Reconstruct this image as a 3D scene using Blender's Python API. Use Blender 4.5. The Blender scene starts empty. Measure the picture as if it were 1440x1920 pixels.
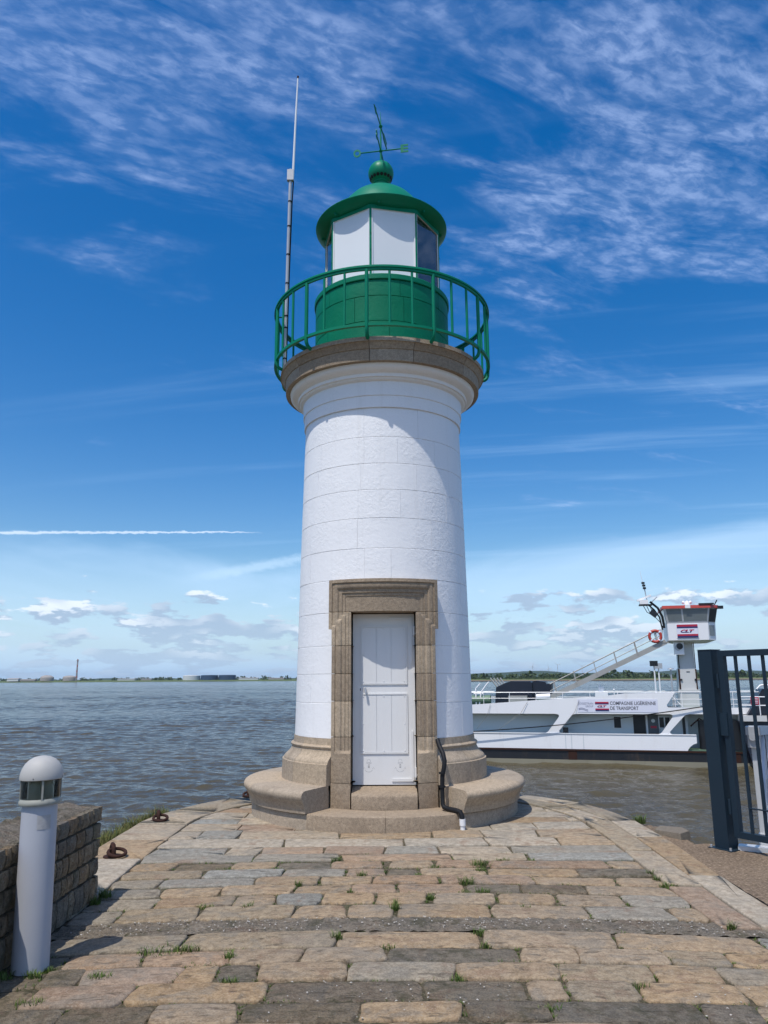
import bpy, bmesh, math, random
import numpy as np
from mathutils import Vector, Matrix
random.seed(11)
R_ = math.radians
sc = bpy.context.scene
COL = sc.collection

# ------------------------------------------------------------------ camera
cam = bpy.data.cameras.new('camera')
cam.sensor_fit = 'VERTICAL'; cam.sensor_height = 24.0; cam.lens = 1442.0 / 1920.0 * 24.0
cam.clip_start = 0.05; cam.clip_end = 30000
cam_ob = bpy.data.objects.new('camera', cam); COL.objects.link(cam_ob)
PITCH = math.atan(311 / 1442.0)
cam_ob.matrix_world = Matrix.Translation((0, 0, 1.6)) @ Matrix.Rotation(math.pi / 2 + PITCH, 4, 'X') @ Matrix.Rotation(-0.0062, 4, 'Z')
sc.camera = cam_ob
sc.view_settings.view_transform = 'Standard'; sc.view_settings.look = 'None'
sc.view_settings.gamma = 1.0; sc.view_settings.use_curve_mapping = False
sc.view_settings.exposure = 0.50
sc.cycles.max_bounces = 8; sc.cycles.transparent_max_bounces = 12
sc.cycles.caustics_reflective = False; sc.cycles.caustics_refractive = False
sc.cycles.use_denoising = True

# ------------------------------------------------------------------ node helpers
def nd(nt, typ, _p=None, **inp):
    n = nt.nodes.new(typ)
    for k, v in (_p or {}).items(): setattr(n, k, v)
    for k, v in inp.items():
        key = int(k[1:]) if k[0] == '_' and k[1:].isdigit() else k.replace('_', ' ')
        s = n.inputs[key]
        if isinstance(v, bpy.types.NodeSocket): nt.links.new(v, s)
        elif isinstance(v, bpy.types.Node): nt.links.new(v.outputs[0], s)
        else: s.default_value = v
    return n
def mth(nt, op, a, b=0.0, c=0.0, clamp=False):
    n = nd(nt, 'ShaderNodeMath', {'operation': op, 'use_clamp': clamp}, _0=a, _1=b, _2=c); return n.outputs[0]
def mixc(nt, f, a, b, mode='MIX'):
    n = nt.nodes.new('ShaderNodeMix'); n.data_type = 'RGBA'; n.blend_type = mode; n.clamp_factor = True
    for i, v in ((0, f), (6, a), (7, b)):
        if isinstance(v, bpy.types.NodeSocket): nt.links.new(v, n.inputs[i])
        else: n.inputs[i].default_value = v if i == 0 else (tuple(v) + (1,))[:4]
    return n.outputs[2]
def sstep(nt, x, a, b):
    n = nd(nt, 'ShaderNodeMapRange', {'interpolation_type': 'SMOOTHSTEP'}, Value=x, From_Min=a, From_Max=b); return n.outputs[0]
def lin(nt, x, a, b, c=0.0, d=1.0):
    n = nd(nt, 'ShaderNodeMapRange', {'interpolation_type': 'LINEAR'}, Value=x, From_Min=a, From_Max=b, To_Min=c, To_Max=d); return n.outputs[0]
def noise(nt, vec, scale, detail=4.0, rough=0.55, dist=0.0):
    n = nd(nt, 'ShaderNodeTexNoise', None, Vector=vec, Scale=scale, Detail=detail, Roughness=rough, Distortion=dist); return n.outputs[0]
def vmul(nt, v, s):
    return nd(nt, 'ShaderNodeVectorMath', {'operation': 'MULTIPLY'}, _0=v, _1=s).outputs[0]

# ------------------------------------------------------------------ sky (world)
SUN_EL, SUN_AZ = R_(64), R_(214)          # azimuth clockwise from +Y: behind the camera, to its left
world = bpy.data.worlds.new('World'); sc.world = world; world.use_nodes = True
wt = world.node_tree; wt.nodes.clear()
sky = nd(wt, 'ShaderNodeTexSky', {'sky_type': 'NISHITA', 'sun_disc': False, 'sun_elevation': SUN_EL, 'sun_rotation': SUN_AZ})
hs = nd(wt, 'ShaderNodeHueSaturation', None, Hue=0.506, Saturation=1.54, Value=0.102, Color=sky.outputs[0])
base = hs.outputs[0]
tc = nd(wt, 'ShaderNodeTexCoord').outputs['Generated']
sx = nd(wt, 'ShaderNodeSeparateXYZ', None, Vector=tc)
X, Y, Z = sx.outputs[0], sx.outputs[1], sx.outputs[2]
el = mth(wt, 'MULTIPLY', mth(wt, 'ARCSINE', Z), 57.2958)
az = mth(wt, 'MULTIPLY', mth(wt, 'ARCTAN2', X, Y), 57.2958)
zz = mth(wt, 'ADD', mth(wt, 'MAXIMUM', Z, 0.0), 0.06)
pl = nd(wt, 'ShaderNodeCombineXYZ', None, X=mth(wt, 'DIVIDE', X, zz), Y=mth(wt, 'DIVIDE', Y, zz), Z=0.0).outputs[0]
# pale air low over the horizon
hz = mth(wt, 'POWER', 2.718, mth(wt, 'MULTIPLY', mth(wt, 'MAXIMUM', el, 0.0), -0.30))
base = mixc(wt, mth(wt, 'MULTIPLY', hz, 0.85), base, (0.32, 0.53, 0.80))
# high rippled cirrocumulus
rot = nd(wt, 'ShaderNodeVectorRotate', {'rotation_type': 'Z_AXIS'}, Vector=pl, Angle=R_(-24)).outputs[0]
big = noise(wt, vmul(wt, rot, (1.0, 1.9, 1.0)), 1.5, 5.0, 0.6, 0.5)
rip = noise(wt, vmul(wt, rot, (21.0, 36.0, 1.0)), 1.0, 4.0, 0.58, 0.3)
rip2 = noise(wt, vmul(wt, rot, (2.6, 6.5, 1.0)), 1.0, 6.0, 0.62, 0.6)
bias = mth(wt, 'ADD', lin(wt, el, 17.0, 37.0, -0.17, 0.085), mth(wt, 'MULTIPLY', az, 0.0022))
mask = sstep(wt, mth(wt, 'ADD', big, bias), 0.43, 0.645)
tex = mth(wt, 'MULTIPLY', sstep(wt, rip2, 0.36, 0.66), mth(wt, 'ADD', 0.42, mth(wt, 'MULTIPLY', sstep(wt, rip, 0.36, 0.66), 0.85)))
a_hi = mth(wt, 'MULTIPLY', mth(wt, 'MULTIPLY', mask, tex), 0.43, clamp=True)
base = mixc(wt, a_hi, base, (0.40, 0.52, 0.80))
# long thin streaks
rot2 = nd(wt, 'ShaderNodeVectorRotate', {'rotation_type': 'Z_AXIS'}, Vector=pl, Angle=R_(12)).outputs[0]
st = noise(wt, vmul(wt, rot2, (0.35, 3.4, 1.0)), 1.0, 6.0, 0.62, 0.25)
a_st = mth(wt, 'MULTIPLY', sstep(wt, st, 0.50, 0.82), mth(wt, 'MULTIPLY', sstep(wt, el, 3.0, 9.0), mth(wt, 'MULTIPLY', lin(wt, el, 20.0, 32.0, 0.34, 0.08), lin(wt, az, -25.0, 15.0, 0.12, 1.0))))
base = mixc(wt, a_st, base, (0.42, 0.62, 0.88))
# low veil sheet
vl = noise(wt, nd(wt, 'ShaderNodeCombineXYZ', None, X=mth(wt, 'MULTIPLY', az, 0.045), Y=mth(wt, 'MULTIPLY', el, 0.16), Z=1.7).outputs[0], 1.0, 5.0, 0.55, 0.6)
vedge = mth(wt, 'ADD', mth(wt, 'ADD', 8.0, mth(wt, 'MULTIPLY', mth(wt, 'ABSOLUTE', mth(wt, 'ADD', az, 4.0)), 0.09)), mth(wt, 'MULTIPLY', mth(wt, 'SUBTRACT', vl, 0.5), 7.0))
a_v = mth(wt, 'MULTIPLY', mth(wt, 'SUBTRACT', 1.0, sstep(wt, mth(wt, 'SUBTRACT', el, vedge), -2.4, 0.6)), mth(wt, 'ADD', 0.14, mth(wt, 'MULTIPLY', sstep(wt, vl, 0.3, 0.75), 0.42)))
base = mixc(wt, a_v, base, (0.46, 0.64, 0.86))
# vapour trail
cn = noise(wt, nd(wt, 'ShaderNodeCombineXYZ', None, X=mth(wt, 'MULTIPLY', az, 1.6), Y=mth(wt, 'MULTIPLY', el, 3.0), Z=0.0).outputs[0], 1.0, 4.0, 0.6)
cl = mth(wt, 'ADD', 10.62, mth(wt, 'MULTIPLY', mth(wt, 'POWER', mth(wt, 'ABSOLUTE', mth(wt, 'ADD', az, 4.0)), 2.0), -0.00185))
cd = mth(wt, 'ABSOLUTE', mth(wt, 'SUBTRACT', mth(wt, 'SUBTRACT', el, cl), mth(wt, 'MULTIPLY', mth(wt, 'SUBTRACT', cn, 0.5), 0.35)))
cw = lin(wt, az, -27.0, -9.0, 0.15, 0.06)
a_c = mth(wt, 'MULTIPLY', mth(wt, 'SUBTRACT', 1.0, sstep(wt, mth(wt, 'DIVIDE', cd, cw), 0.25, 1.1)),
          mth(wt, 'MULTIPLY', mth(wt, 'SUBTRACT', 1.0, sstep(wt, az, -11.5, -8.8)), sstep(wt, az, -60.0, -40.0)))
base = mixc(wt, mth(wt, 'MULTIPLY', a_c, 0.50), base, (0.80, 0.88, 0.97))
c2 = mth(wt, 'ADD', 7.35, mth(wt, 'MULTIPLY', mth(wt, 'ADD', az, 13.0), 0.20))
d2 = mth(wt, 'ABSOLUTE', mth(wt, 'SUBTRACT', mth(wt, 'SUBTRACT', el, c2), mth(wt, 'MULTIPLY', mth(wt, 'SUBTRACT', cn, 0.5), 0.6)))
a_2 = mth(wt, 'MULTIPLY', mth(wt, 'SUBTRACT', 1.0, sstep(wt, d2, 0.05, 0.55)), mth(wt, 'MULTIPLY', sstep(wt, az, -16.0, -9.0), mth(wt, 'SUBTRACT', 1.0, sstep(wt, az, -1.0, 6.0))))
base = mixc(wt, mth(wt, 'MULTIPLY', a_2, 0.40), base, (0.55, 0.72, 0.90))
# small cumulus in rows over the horizon
def cum(off):
    e2 = mth(wt, 'ADD', el, off)
    v = nd(wt, 'ShaderNodeCombineXYZ', None, X=mth(wt, 'MULTIPLY', az, 0.30), Y=mth(wt, 'MULTIPLY', mth(wt, 'POWER', mth(wt, 'MAXIMUM', e2, 0.05), 0.72), 1.9), Z=5.3).outputs[0]
    return noise(wt, v, 1.0, 7.0, 0.55, 0.0)
c0, c1 = cum(0.0), cum(0.42)
win = mth(wt, 'MULTIPLY', mth(wt, 'SUBTRACT', 1.0, sstep(wt, el, 5.4, 8.0)), 1.0)
thr = mth(wt, 'SUBTRACT', c0, mth(wt, 'MULTIPLY', mth(wt, 'SUBTRACT', 1.0, win), 0.4))
a_cu = mth(wt, 'MULTIPLY', sstep(wt, thr, 0.472, 0.545), lin(wt, el, 0.3, 4.0, 0.42, 0.88))
lit = mth(wt, 'MULTIPLY', sstep(wt, mth(wt, 'SUBTRACT', c0, c1), -0.01, 0.075), sstep(wt, noise(wt, nd(wt, 'ShaderNodeCombineXYZ', None, X=mth(wt, 'MULTIPLY', az, 0.16), Y=mth(wt, 'MULTIPLY', el, 0.35), Z=2.2).outputs[0], 1.0, 2.0), 0.36, 0.58))
edge = sstep(wt, el, 0.5, 5.0)
ccol = mixc(wt, mth(wt, 'MULTIPLY', lit, lin(wt, el, 1.0, 5.0, 0.35, 0.95)), (0.30, 0.40, 0.54), (0.70, 0.76, 0.84))
base = mixc(wt, a_cu, base, ccol)
# below the horizon: the colour of the estuary, nothing bright
base = mixc(wt, mth(wt, 'SUBTRACT', 1.0, sstep(wt, el, -0.6, -0.05)), base, (0.16, 0.18, 0.20))
bg = nd(wt, 'ShaderNodeBackground', None, Color=base, Strength=1.0)
nd(wt, 'ShaderNodeOutputWorld', None, Surface=bg.outputs[0])

sun = bpy.data.lights.new('sun', 'SUN'); sun.energy = 2.6; sun.angle = R_(0.53); sun.color = (1.0, 0.955, 0.89)
sun_ob = bpy.data.objects.new('sun', sun); COL.objects.link(sun_ob)
to_sun = Vector((math.sin(SUN_AZ) * math.cos(SUN_EL), math.cos(SUN_AZ) * math.cos(SUN_EL), math.sin(SUN_EL)))
sun_ob.rotation_euler = to_sun.to_track_quat('Z', 'Y').to_euler()

# ------------------------------------------------------------------ materials
def newmat(name):
    m = bpy.data.materials.new(name); m.use_nodes = True
    nt = m.node_tree; b = nt.nodes['Principled BSDF']
    return m, nt, b
def setc(nt, b, key, v):
    if isinstance(v, bpy.types.NodeSocket): nt.links.new(v, b.inputs[key])
    elif isinstance(v, (tuple, list)): b.inputs[key].default_value = tuple(v) + (1,)
    else: b.inputs[key].default_value = v
def bump(nt, b, h, strength, dist):
    n = nd(nt, 'ShaderNodeBump', None, Height=h, Strength=strength, Distance=dist)
    nt.links.new(n.outputs[0], b.inputs['Normal'])
def paint(name, col, rough=0.45, var=0.10, vs=3.0, bs=0.0, bscale=60.0, metal=0.0, dirt=0.0, dirtcol=(0.12, 0.08, 0.05), spec=0.5):
    m, nt, b = newmat(name)
    pos = nd(nt, 'ShaderNodeNewGeometry').outputs['Position']
    n = noise(nt, pos, vs, 5.0, 0.6)
    c = mixc(nt, n, tuple(max(0, x * (1 - var)) for x in col), tuple(min(1, x * (1 + var)) for x in col))
    if dirt:
        d = noise(nt, vmul(nt, pos, (1, 1, 0.25)), vs * 1.7, 7.0, 0.7)
        c = mixc(nt, mth(nt, 'MULTIPLY', sstep(nt, d, 0.52, 0.80), dirt), c, dirtcol)
    setc(nt, b, 'Base Color', c); setc(nt, b, 'Metallic', metal); setc(nt, b, 'Specular IOR Level', spec)
    setc(nt, b, 'Roughness', lin(nt, noise(nt, pos, vs * 4, 3.0), 0.3, 0.7, rough * 0.85, min(1, rough * 1.15)))
    if bs: bump(nt, b, noise(nt, pos, bscale, 5.0, 0.6), bs, 0.004)
    return m
def granite(name, col, dark=(0.16, 0.125, 0.09), bs=0.55, stain=0.35):
    m, nt, b = newmat(name)
    pos = nd(nt, 'ShaderNodeNewGeometry').outputs['Position']
    big = noise(nt, pos, 2.6, 6.0, 0.62)
    mid = noise(nt, pos, 28.0, 6.0, 0.7)
    fine = noise(nt, pos, 140.0, 3.0, 0.7)
    c = mixc(nt, sstep(nt, mid, 0.30, 0.70), tuple(x * 0.78 for x in col), tuple(min(1, x * 1.18) for x in col))
    c = mixc(nt, sstep(nt, fine, 0.50, 0.72), c, tuple(x * 0.45 for x in col))
    c = mixc(nt, mth(nt, 'MULTIPLY', sstep(nt, fine, 0.48, 0.30), 0.5), c, tuple(min(1, x * 1.5) for x in col))
    c = mixc(nt, mth(nt, 'MULTIPLY', sstep(nt, big, 0.50, 0.74), stain), c, dark)
    setc(nt, b, 'Base Color', c); setc(nt, b, 'Roughness', 0.88); setc(nt, b, 'Specular IOR Level', 0.25)
    h = mth(nt, 'ADD', mth(nt, 'MULTIPLY', mid, 0.7), mth(nt, 'MULTIPLY', fine, 0.3))
    bump(nt, b, h, bs, 0.012)
    return m
def whitewash(name):
    m, nt, b = newmat(name)
    pos = nd(nt, 'ShaderNodeNewGeometry').outputs['Position']
    n1 = noise(nt, pos, 1.2, 5.0, 0.6); n2 = noise(nt, pos, 26.0, 5.0, 0.62, 0.3); n3 = noise(nt, pos, 9.0, 4.0, 0.6)
    c = mixc(nt, n1, (0.85, 0.85, 0.85), (0.90, 0.895, 0.885))
    c = mixc(nt, mth(nt, 'MULTIPLY', sstep(nt, n3, 0.62, 0.82), 0.12), c, (0.62, 0.60, 0.56))
    st = noise(nt, vmul(nt, pos, (7.0, 7.0, 0.35)), 1.0, 6.0, 0.65)
    c = mixc(nt, mth(nt, 'MULTIPLY', sstep(nt, st, 0.54, 0.74), 0.16), c, (0.50, 0.47, 0.41))
    setc(nt, b, 'Base Color', c); setc(nt, b, 'Roughness', 0.5); setc(nt, b, 'Specular IOR Level', 0.35)
    area = sstep(nt, noise(nt, pos, 2.2, 3.0, 0.5), 0.35, 0.62)
    h = mth(nt, 'ADD', mth(nt, 'MULTIPLY', mth(nt, 'MULTIPLY', n2, lin(nt, area, 0, 1, 0.35, 1.0)), 1.0), mth(nt, 'MULTIPLY', n3, 0.35))
    bump(nt, b, h, 0.5, 0.014)
    return m
def paver_mat(name, rough_kind=False, smooth=False):
    m, nt, b = newmat(name)
    pos = nd(nt, 'ShaderNodeNewGeometry').outputs['Position']
    oi = nd(nt, 'ShaderNodeObjectInfo')
    shift = nd(nt, 'ShaderNodeVectorMath', {'operation': 'ADD'}, _0=pos, _1=nd(nt, 'ShaderNodeCombineXYZ', None, X=0.0, Y=0.0, Z=mth(nt, 'MULTIPLY', oi.outputs['Random'], 7.0)).outputs[0]).outputs[0]
    col = oi.outputs['Color']
    big = noise(nt, shift, 4.0, 7.0, 0.68, 0.8)
    mid = noise(nt, shift, 19.0, 8.0, 0.72)
    fine = noise(nt, shift, 85.0, 5.0, 0.75)
    streak = noise(nt, vmul(nt, shift, (7.0, 24.0, 7.0)), 1.0, 6.0, 0.7, 0.8)
    pat = noise(nt, pos, 1.3, 5.0, 0.6)
    c = mixc(nt, sstep(nt, mid, 0.36, 0.64), mixc(nt, 1.0, col, (0.78, 0.76, 0.74), 'MULTIPLY'), mixc(nt, 1.0, col, (1.22, 1.22, 1.22), 'MULTIPLY'))
    c = mixc(nt, mth(nt, 'MULTIPLY', sstep(nt, big, 0.49, 0.62), 0.35 if smooth else 0.45), c, (0.185, 0.175, 0.150))
    c = mixc(nt, mth(nt, 'MULTIPLY', sstep(nt, big, 0.46, 0.34), 0.50), c, (0.23, 0.145, 0.095))
    c = mixc(nt, mth(nt, 'MULTIPLY', sstep(nt, pat, 0.52, 0.66), 0.35), c, (0.24, 0.225, 0.19))
    pit = sstep(nt, mth(nt, 'ADD', streak, mth(nt, 'MULTIPLY', fine, 0.3)), 0.575, 0.51)
    c = mixc(nt, mth(nt, 'MULTIPLY', pit, 0.22 if smooth else 0.62), c, (0.06, 0.047, 0.036))
    c = mixc(nt, mth(nt, 'MULTIPLY', sstep(nt, fine, 0.50, 0.62), 0.18 if smooth else 0.38), c, (0.085, 0.07, 0.053))
    c = mixc(nt, mth(nt, 'MULTIPLY', sstep(nt, fine, 0.46, 0.36), 0.40), c, (0.46, 0.41, 0.33))
    if rough_kind:
        vo = nd(nt, 'ShaderNodeTexVoronoi', {'feature': 'F1'}, Vector=vmul(nt, shift, (1.0, 1.6, 1.0)), Scale=42.0)
        sh = nd(nt, 'ShaderNodeSeparateColor', None, Color=vo.outputs['Color']).outputs[0]
        shell = mth(nt, 'MULTIPLY', sstep(nt, sh, 0.74, 0.84), sstep(nt, vo.outputs['Distance'], 0.45, 0.22))
        patch = sstep(nt, noise(nt, shift, 4.5, 3.0), 0.44, 0.62)
        c = mixc(nt, mth(nt, 'MULTIPLY', mth(nt, 'MULTIPLY', shell, patch), 0.6), c, (0.46, 0.43, 0.37))
        c = mixc(nt, mth(nt, 'MULTIPLY', sstep(nt, noise(nt, shift, 7.0, 6.0, 0.7), 0.50, 0.66), 0.55), c, (0.085, 0.085, 0.045))
        h = mth(nt, 'ADD', mth(nt, 'MULTIPLY', mid, 1.4), mth(nt, 'ADD', mth(nt, 'MULTIPLY', fine, 0.9), mth(nt, 'MULTIPLY', shell, 0.35)))
        bump(nt, b, h, 1.0, 0.03)
    else:
        h = mth(nt, 'ADD', mth(nt, 'MULTIPLY', mid, 1.0), mth(nt, 'SUBTRACT', mth(nt, 'MULTIPLY', fine, 0.6), mth(nt, 'MULTIPLY', pit, 0.4)))
        bump(nt, b, h, 0.22 if smooth else 0.52, 0.016)
    setc(nt, b, 'Base Color', c); setc(nt, b, 'Roughness', 0.92); setc(nt, b, 'Specular IOR Level', 0.15)
    return m
def dirt_mat(name, a, b2, c2, bs=0.9, dist=0.02):
    m, nt, b = newmat(name)
    pos = nd(nt, 'ShaderNodeNewGeometry').outputs['Position']
    n1 = noise(nt, pos, 1.6, 6.0, 0.65); n2 = noise(nt, pos, 40.0, 6.0, 0.75); n3 = noise(nt, pos, 9.0, 6.0, 0.7)
    c = mixc(nt, sstep(nt, n1, 0.35, 0.66), a, b2)
    c = mixc(nt, mth(nt, 'MULTIPLY', sstep(nt, n3, 0.48, 0.72), 0.6), c, c2)
    c = mixc(nt, sstep(nt, n2, 0.46, 0.70), c, tuple(min(1, x * 1.9 + 0.02) for x in a))
    c = mixc(nt, mth(nt, 'MULTIPLY', sstep(nt, n2, 0.50, 0.30), 0.75), c, tuple(x * 0.4 for x in b2))
    setc(nt, b, 'Base Color', c); setc(nt, b, 'Roughness', 0.95); setc(nt, b, 'Specular IOR Level', 0.15)
    bump(nt, b, mth(nt, 'ADD', n2, mth(nt, 'MULTIPLY', n3, 0.8)), bs, dist)
    return m
def glass_mat(name, tint=(0.9, 0.95, 1.0), alpha_reflect=0.08):
    m = bpy.data.materials.new(name); m.use_nodes = True; nt = m.node_tree; nt.nodes.clear()
    t = nd(nt, 'ShaderNodeBsdfTransparent', None, Color=tuple(tint) + (1,)); g = nd(nt, 'ShaderNodeBsdfGlossy', None, Roughness=0.02)
    f = nd(nt, 'ShaderNodeFresnel', None, IOR=1.5)
    mx = nd(nt, 'ShaderNodeMixShader', None, _0=mth(nt, 'ADD', mth(nt, 'MULTIPLY', f.outputs[0], 1.0), alpha_reflect, clamp=True), _1=t.outputs[0], _2=g.outputs[0])
    nd(nt, 'ShaderNodeOutputMaterial', None, Surface=mx.outputs[0])
    return m
def leaf_mat(name, c1, c2):
    m, nt, b = newmat(name)
    pos = nd(nt, 'ShaderNodeNewGeometry').outputs['Position']
    rnd = nd(nt, 'ShaderNodeNewGeometry').outputs['Random Per Island']
    c = mixc(nt, rnd, c1, c2)
    setc(nt, b, 'Base Color', c); setc(nt, b, 'Roughness', 0.7); setc(nt, b, 'Specular IOR Level', 0.2)
    return m
def water_mat():
    m, nt, b = newmat('river_water')
    pos = nd(nt, 'ShaderNodeNewGeometry').outputs['Position']
    n = noise(nt, vmul(nt, pos, (0.012, 0.03, 1)), 1.0, 4.0, 0.6)
    c = mixc(nt, sstep(nt, n, 0.35, 0.65), (0.074, 0.062, 0.034), (0.096, 0.080, 0.046))
    setc(nt, b, 'Base Color', c); setc(nt, b, 'Roughness', 0.12); b.inputs['IOR'].default_value = 1.33
    setc(nt, b, 'Specular IOR Level', 0.5)
    v1 = nd(nt, 'ShaderNodeVectorRotate', {'rotation_type': 'Z_AXIS'}, Vector=pos, Angle=R_(14)).outputs[0]
    v2 = nd(nt, 'ShaderNodeVectorRotate', {'rotation_type': 'Z_AXIS'}, Vector=pos, Angle=R_(-22)).outputs[0]
    w2 = noise(nt, vmul(nt, v2, (1.1, 2.2, 1)), 1.0, 4.0, 0.55, 0.3)
    w3 = noise(nt, vmul(nt, v1, (4.0, 7.0, 1)), 1.0, 3.0, 0.55)
    w1 = noise(nt, vmul(nt, v1, (0.22, 0.55, 1)), 1.0, 3.0, 0.5, 0.3)
    far = sstep(nt, nd(nt, 'ShaderNodeSeparateXYZ', None, Vector=pos).outputs[1], 50.0, 300.0)
    h = mth(nt, 'ADD', mth(nt, 'MULTIPLY', w1, mth(nt, 'MULTIPLY', far, 0.45)), mth(nt, 'ADD', mth(nt, 'MULTIPLY', w2, lin(nt, far, 0, 1, 0.10, 0.22)), mth(nt, 'MULTIPLY', w3, 0.04)))
    bump(nt, b, h, 1.0, 1.0)
    return m

MAT = {}
MAT['white'] = whitewash('whitewashed_masonry')
MAT['granite'] = granite('tan_granite', (0.44, 0.350, 0.248))
MAT['granite_brown'] = granite('brown_granite', (0.335, 0.262, 0.186), bs=0.8)
MAT['granite_grey'] = granite('grey_granite', (0.385, 0.315, 0.235), bs=0.5, stain=0.45)
MAT['green'] = paint('green_gloss_paint', (0.0004, 0.205, 0.110), 0.40, 0.14, 2.0, 0.12, 40.0, spec=0.2)
MAT['green_masonry'] = paint('green_painted_masonry', (0.0004, 0.175, 0.092), 0.5, 0.2, 3.0, 1.0, 24.0, spec=0.16)
MAT['door_white'] = paint('white_door_paint', (0.78, 0.78, 0.77), 0.38, 0.03, 2.0, 0.08, 50.0, dirt=0.10, dirtcol=(0.4, 0.36, 0.3))
MAT['dark'] = paint('dark_gap', (0.012, 0.012, 0.012), 0.8, 0.1)
MAT['lamp_white'] = paint('white_lantern_panel', (0.80, 0.82, 0.82), 0.10, 0.04, 1.4, spec=0.6)
MAT['glass'] = glass_mat('lantern_glass', (0.97, 0.985, 1.0), 0.12)
MAT['cover'] = glass_mat('dusty_cover', (0.92, 0.92, 0.88), -0.035)
MAT['galv'] = paint('galvanised_steel', (0.46, 0.47, 0.48), 0.42, 0.12, 8.0, metal=0.35, dirt=0.3, dirtcol=(0.25, 0.24, 0.23))
MAT['alu'] = paint('aluminium', (0.66, 0.68, 0.70), 0.36, 0.06, 5.0, metal=0.35)
MAT['gate'] = paint('slate_blue_paint', (0.011, 0.025, 0.040), 0.50, 0.12, 5.0, 0.05, 80.0, spec=0.3)
MAT['rust'] = granite('rusty_iron', (0.045, 0.020, 0.014), (0.02, 0.011, 0.010), 0.5, 0.5)
MAT['black_plastic'] = paint('black_plastic', (0.012, 0.013, 0.015), 0.6, 0.1, spec=0.25)
MAT['white_plastic'] = paint('white_plastic', (0.80, 0.80, 0.80), 0.4, 0.03)
MAT['bollard'] = paint('bollard_grey_white', (0.40, 0.41, 0.44), 0.5, 0.05, 4.0, 0.12, 120.0, dirt=0.22, dirtcol=(0.30, 0.26, 0.22))
MAT['bollard_dome'] = paint('bollard_dome', (0.42, 0.41, 0.385), 0.6, 0.08, 5.0, 0.15, 110.0, dirt=0.25, dirtcol=(0.33, 0.29, 0.22))
MAT['louvre'] = paint('weathered_louvre', (0.30, 0.30, 0.255), 0.55, 0.15, 9.0, dirt=0.4, dirtcol=(0.10, 0.10, 0.07))
MAT['sticker'] = paint('worn_sticker', (0.40, 0.39, 0.38), 0.6, 0.35, 40.0)
MAT['paver'] = paver_mat('sandstone_setts')
MAT['slab'] = paver_mat('worn_smooth_slabs', False, True)
MAT['rubble'] = paver_mat('rough_mortar_setts', True)
MAT['bed'] = dirt_mat('joint_dirt', (0.120, 0.098, 0.066), (0.080, 0.070, 0.042), (0.070, 0.085, 0.030))
MAT['apron'] = dirt_mat('gritty_apron', (0.20, 0.148, 0.10), (0.15, 0.112, 0.078), (0.23, 0.175, 0.12), 0.8, 0.012)
MAT['wallmortar'] = dirt_mat('old_mortar', (0.12, 0.10, 0.072), (0.075, 0.066, 0.048), (0.17, 0.15, 0.115))
MAT['quaywall'] = granite('quay_masonry', (0.20, 0.17, 0.13))
MAT['wallstone'] = paver_mat('wall_rubble_stone', True)
MAT['grass'] = leaf_mat('fresh_weeds', (0.040, 0.095, 0.014), (0.15, 0.19, 0.05))
MAT['drygrass'] = leaf_mat('bank_grass', (0.16, 0.13, 0.045), (0.07, 0.105, 0.025))
MAT['water'] = water_mat()
MAT['hull_white'] = paint('ship_white_paint', (0.86, 0.86, 0.86), 0.35, 0.03, 0.9, dirt=0.25, dirtcol=(0.45, 0.34, 0.25))
MAT['house_white'] = paint('ship_house_grey_white', (0.62, 0.66, 0.68), 0.45, 0.05, 0.5)
MAT['hull_black'] = paint('ship_black_hull', (0.012, 0.014, 0.018), 0.5, 0.2, 0.8, dirt=0.75, dirtcol=(0.12, 0.075, 0.04))
MAT['hull_foul'] = paint('weedy_waterline', (0.25, 0.23, 0.165), 0.75, 0.25, 0.6, dirt=0.4, dirtcol=(0.08, 0.07, 0.04))
MAT['col_white'] = paint('ship_column_white', (0.60, 0.60, 0.58), 0.5, 0.12, 0.7, dirt=0.4, dirtcol=(0.36, 0.34, 0.31))
MAT['ship_glass'] = paint('ship_window_curtained', (0.20, 0.23, 0.235), 0.12, 0.15, 2.0, spec=0.7)
MAT['ship_dark'] = paint('ship_dark_opening', (0.012, 0.013, 0.016), 0.35, 0.1)
MAT['ship_red'] = paint('ship_red_roof', (0.46, 0.055, 0.038), 0.4, 0.06, 1.0)
MAT['sign_red'] = paint('sign_red', (0.45, 0.018, 0.045), 0.4, 0.03)
MAT['sign_blue'] = paint('sign_blue', (0.022, 0.025, 0.12), 0.4, 0.03)
MAT['sign_white'] = paint('sign_white', (0.74, 0.75, 0.84), 0.4, 0.02)
MAT['letter'] = paint('sign_lettering', (0.03, 0.032, 0.05), 0.5, 0.03)
MAT['letter_grey'] = paint('sign_lettering_grey', (0.16, 0.17, 0.25), 0.5, 0.03)
MAT['stair_metal'] = paint('ship_stair_metal', (0.40, 0.39, 0.36), 0.5, 0.1, 2.0, metal=0.2)
MAT['grey_door'] = paint('ship_grey_door', (0.085, 0.10, 0.11), 0.45, 0.06)
MAT['deck_green'] = paint('ship_deck_green', (0.12, 0.20, 0.13), 0.6, 0.15, 0.8)
MAT['rope'] = paint('tarred_rope', (0.02, 0.02, 0.022), 0.95, 0.2, spec=0.1)
MAT['navy'] = paint('ship_navy', (0.010, 0.014, 0.026), 0.4, 0.12, 1.0)
MAT['yellow'] = paint('crane_yellow', (0.55, 0.30, 0.015), 0.45, 0.1)
MAT['tankwhite'] = paint('tank_pale', (0.62, 0.63, 0.61), 0.6, 0.05, 0.05)
MAT['tankblue'] = paint('tank_blue', (0.02, 0.055, 0.11), 0.6, 0.05, 0.05)
MAT['concrete'] = paint('far_concrete', (0.33, 0.30, 0.27), 0.8, 0.15, 0.1)
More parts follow.
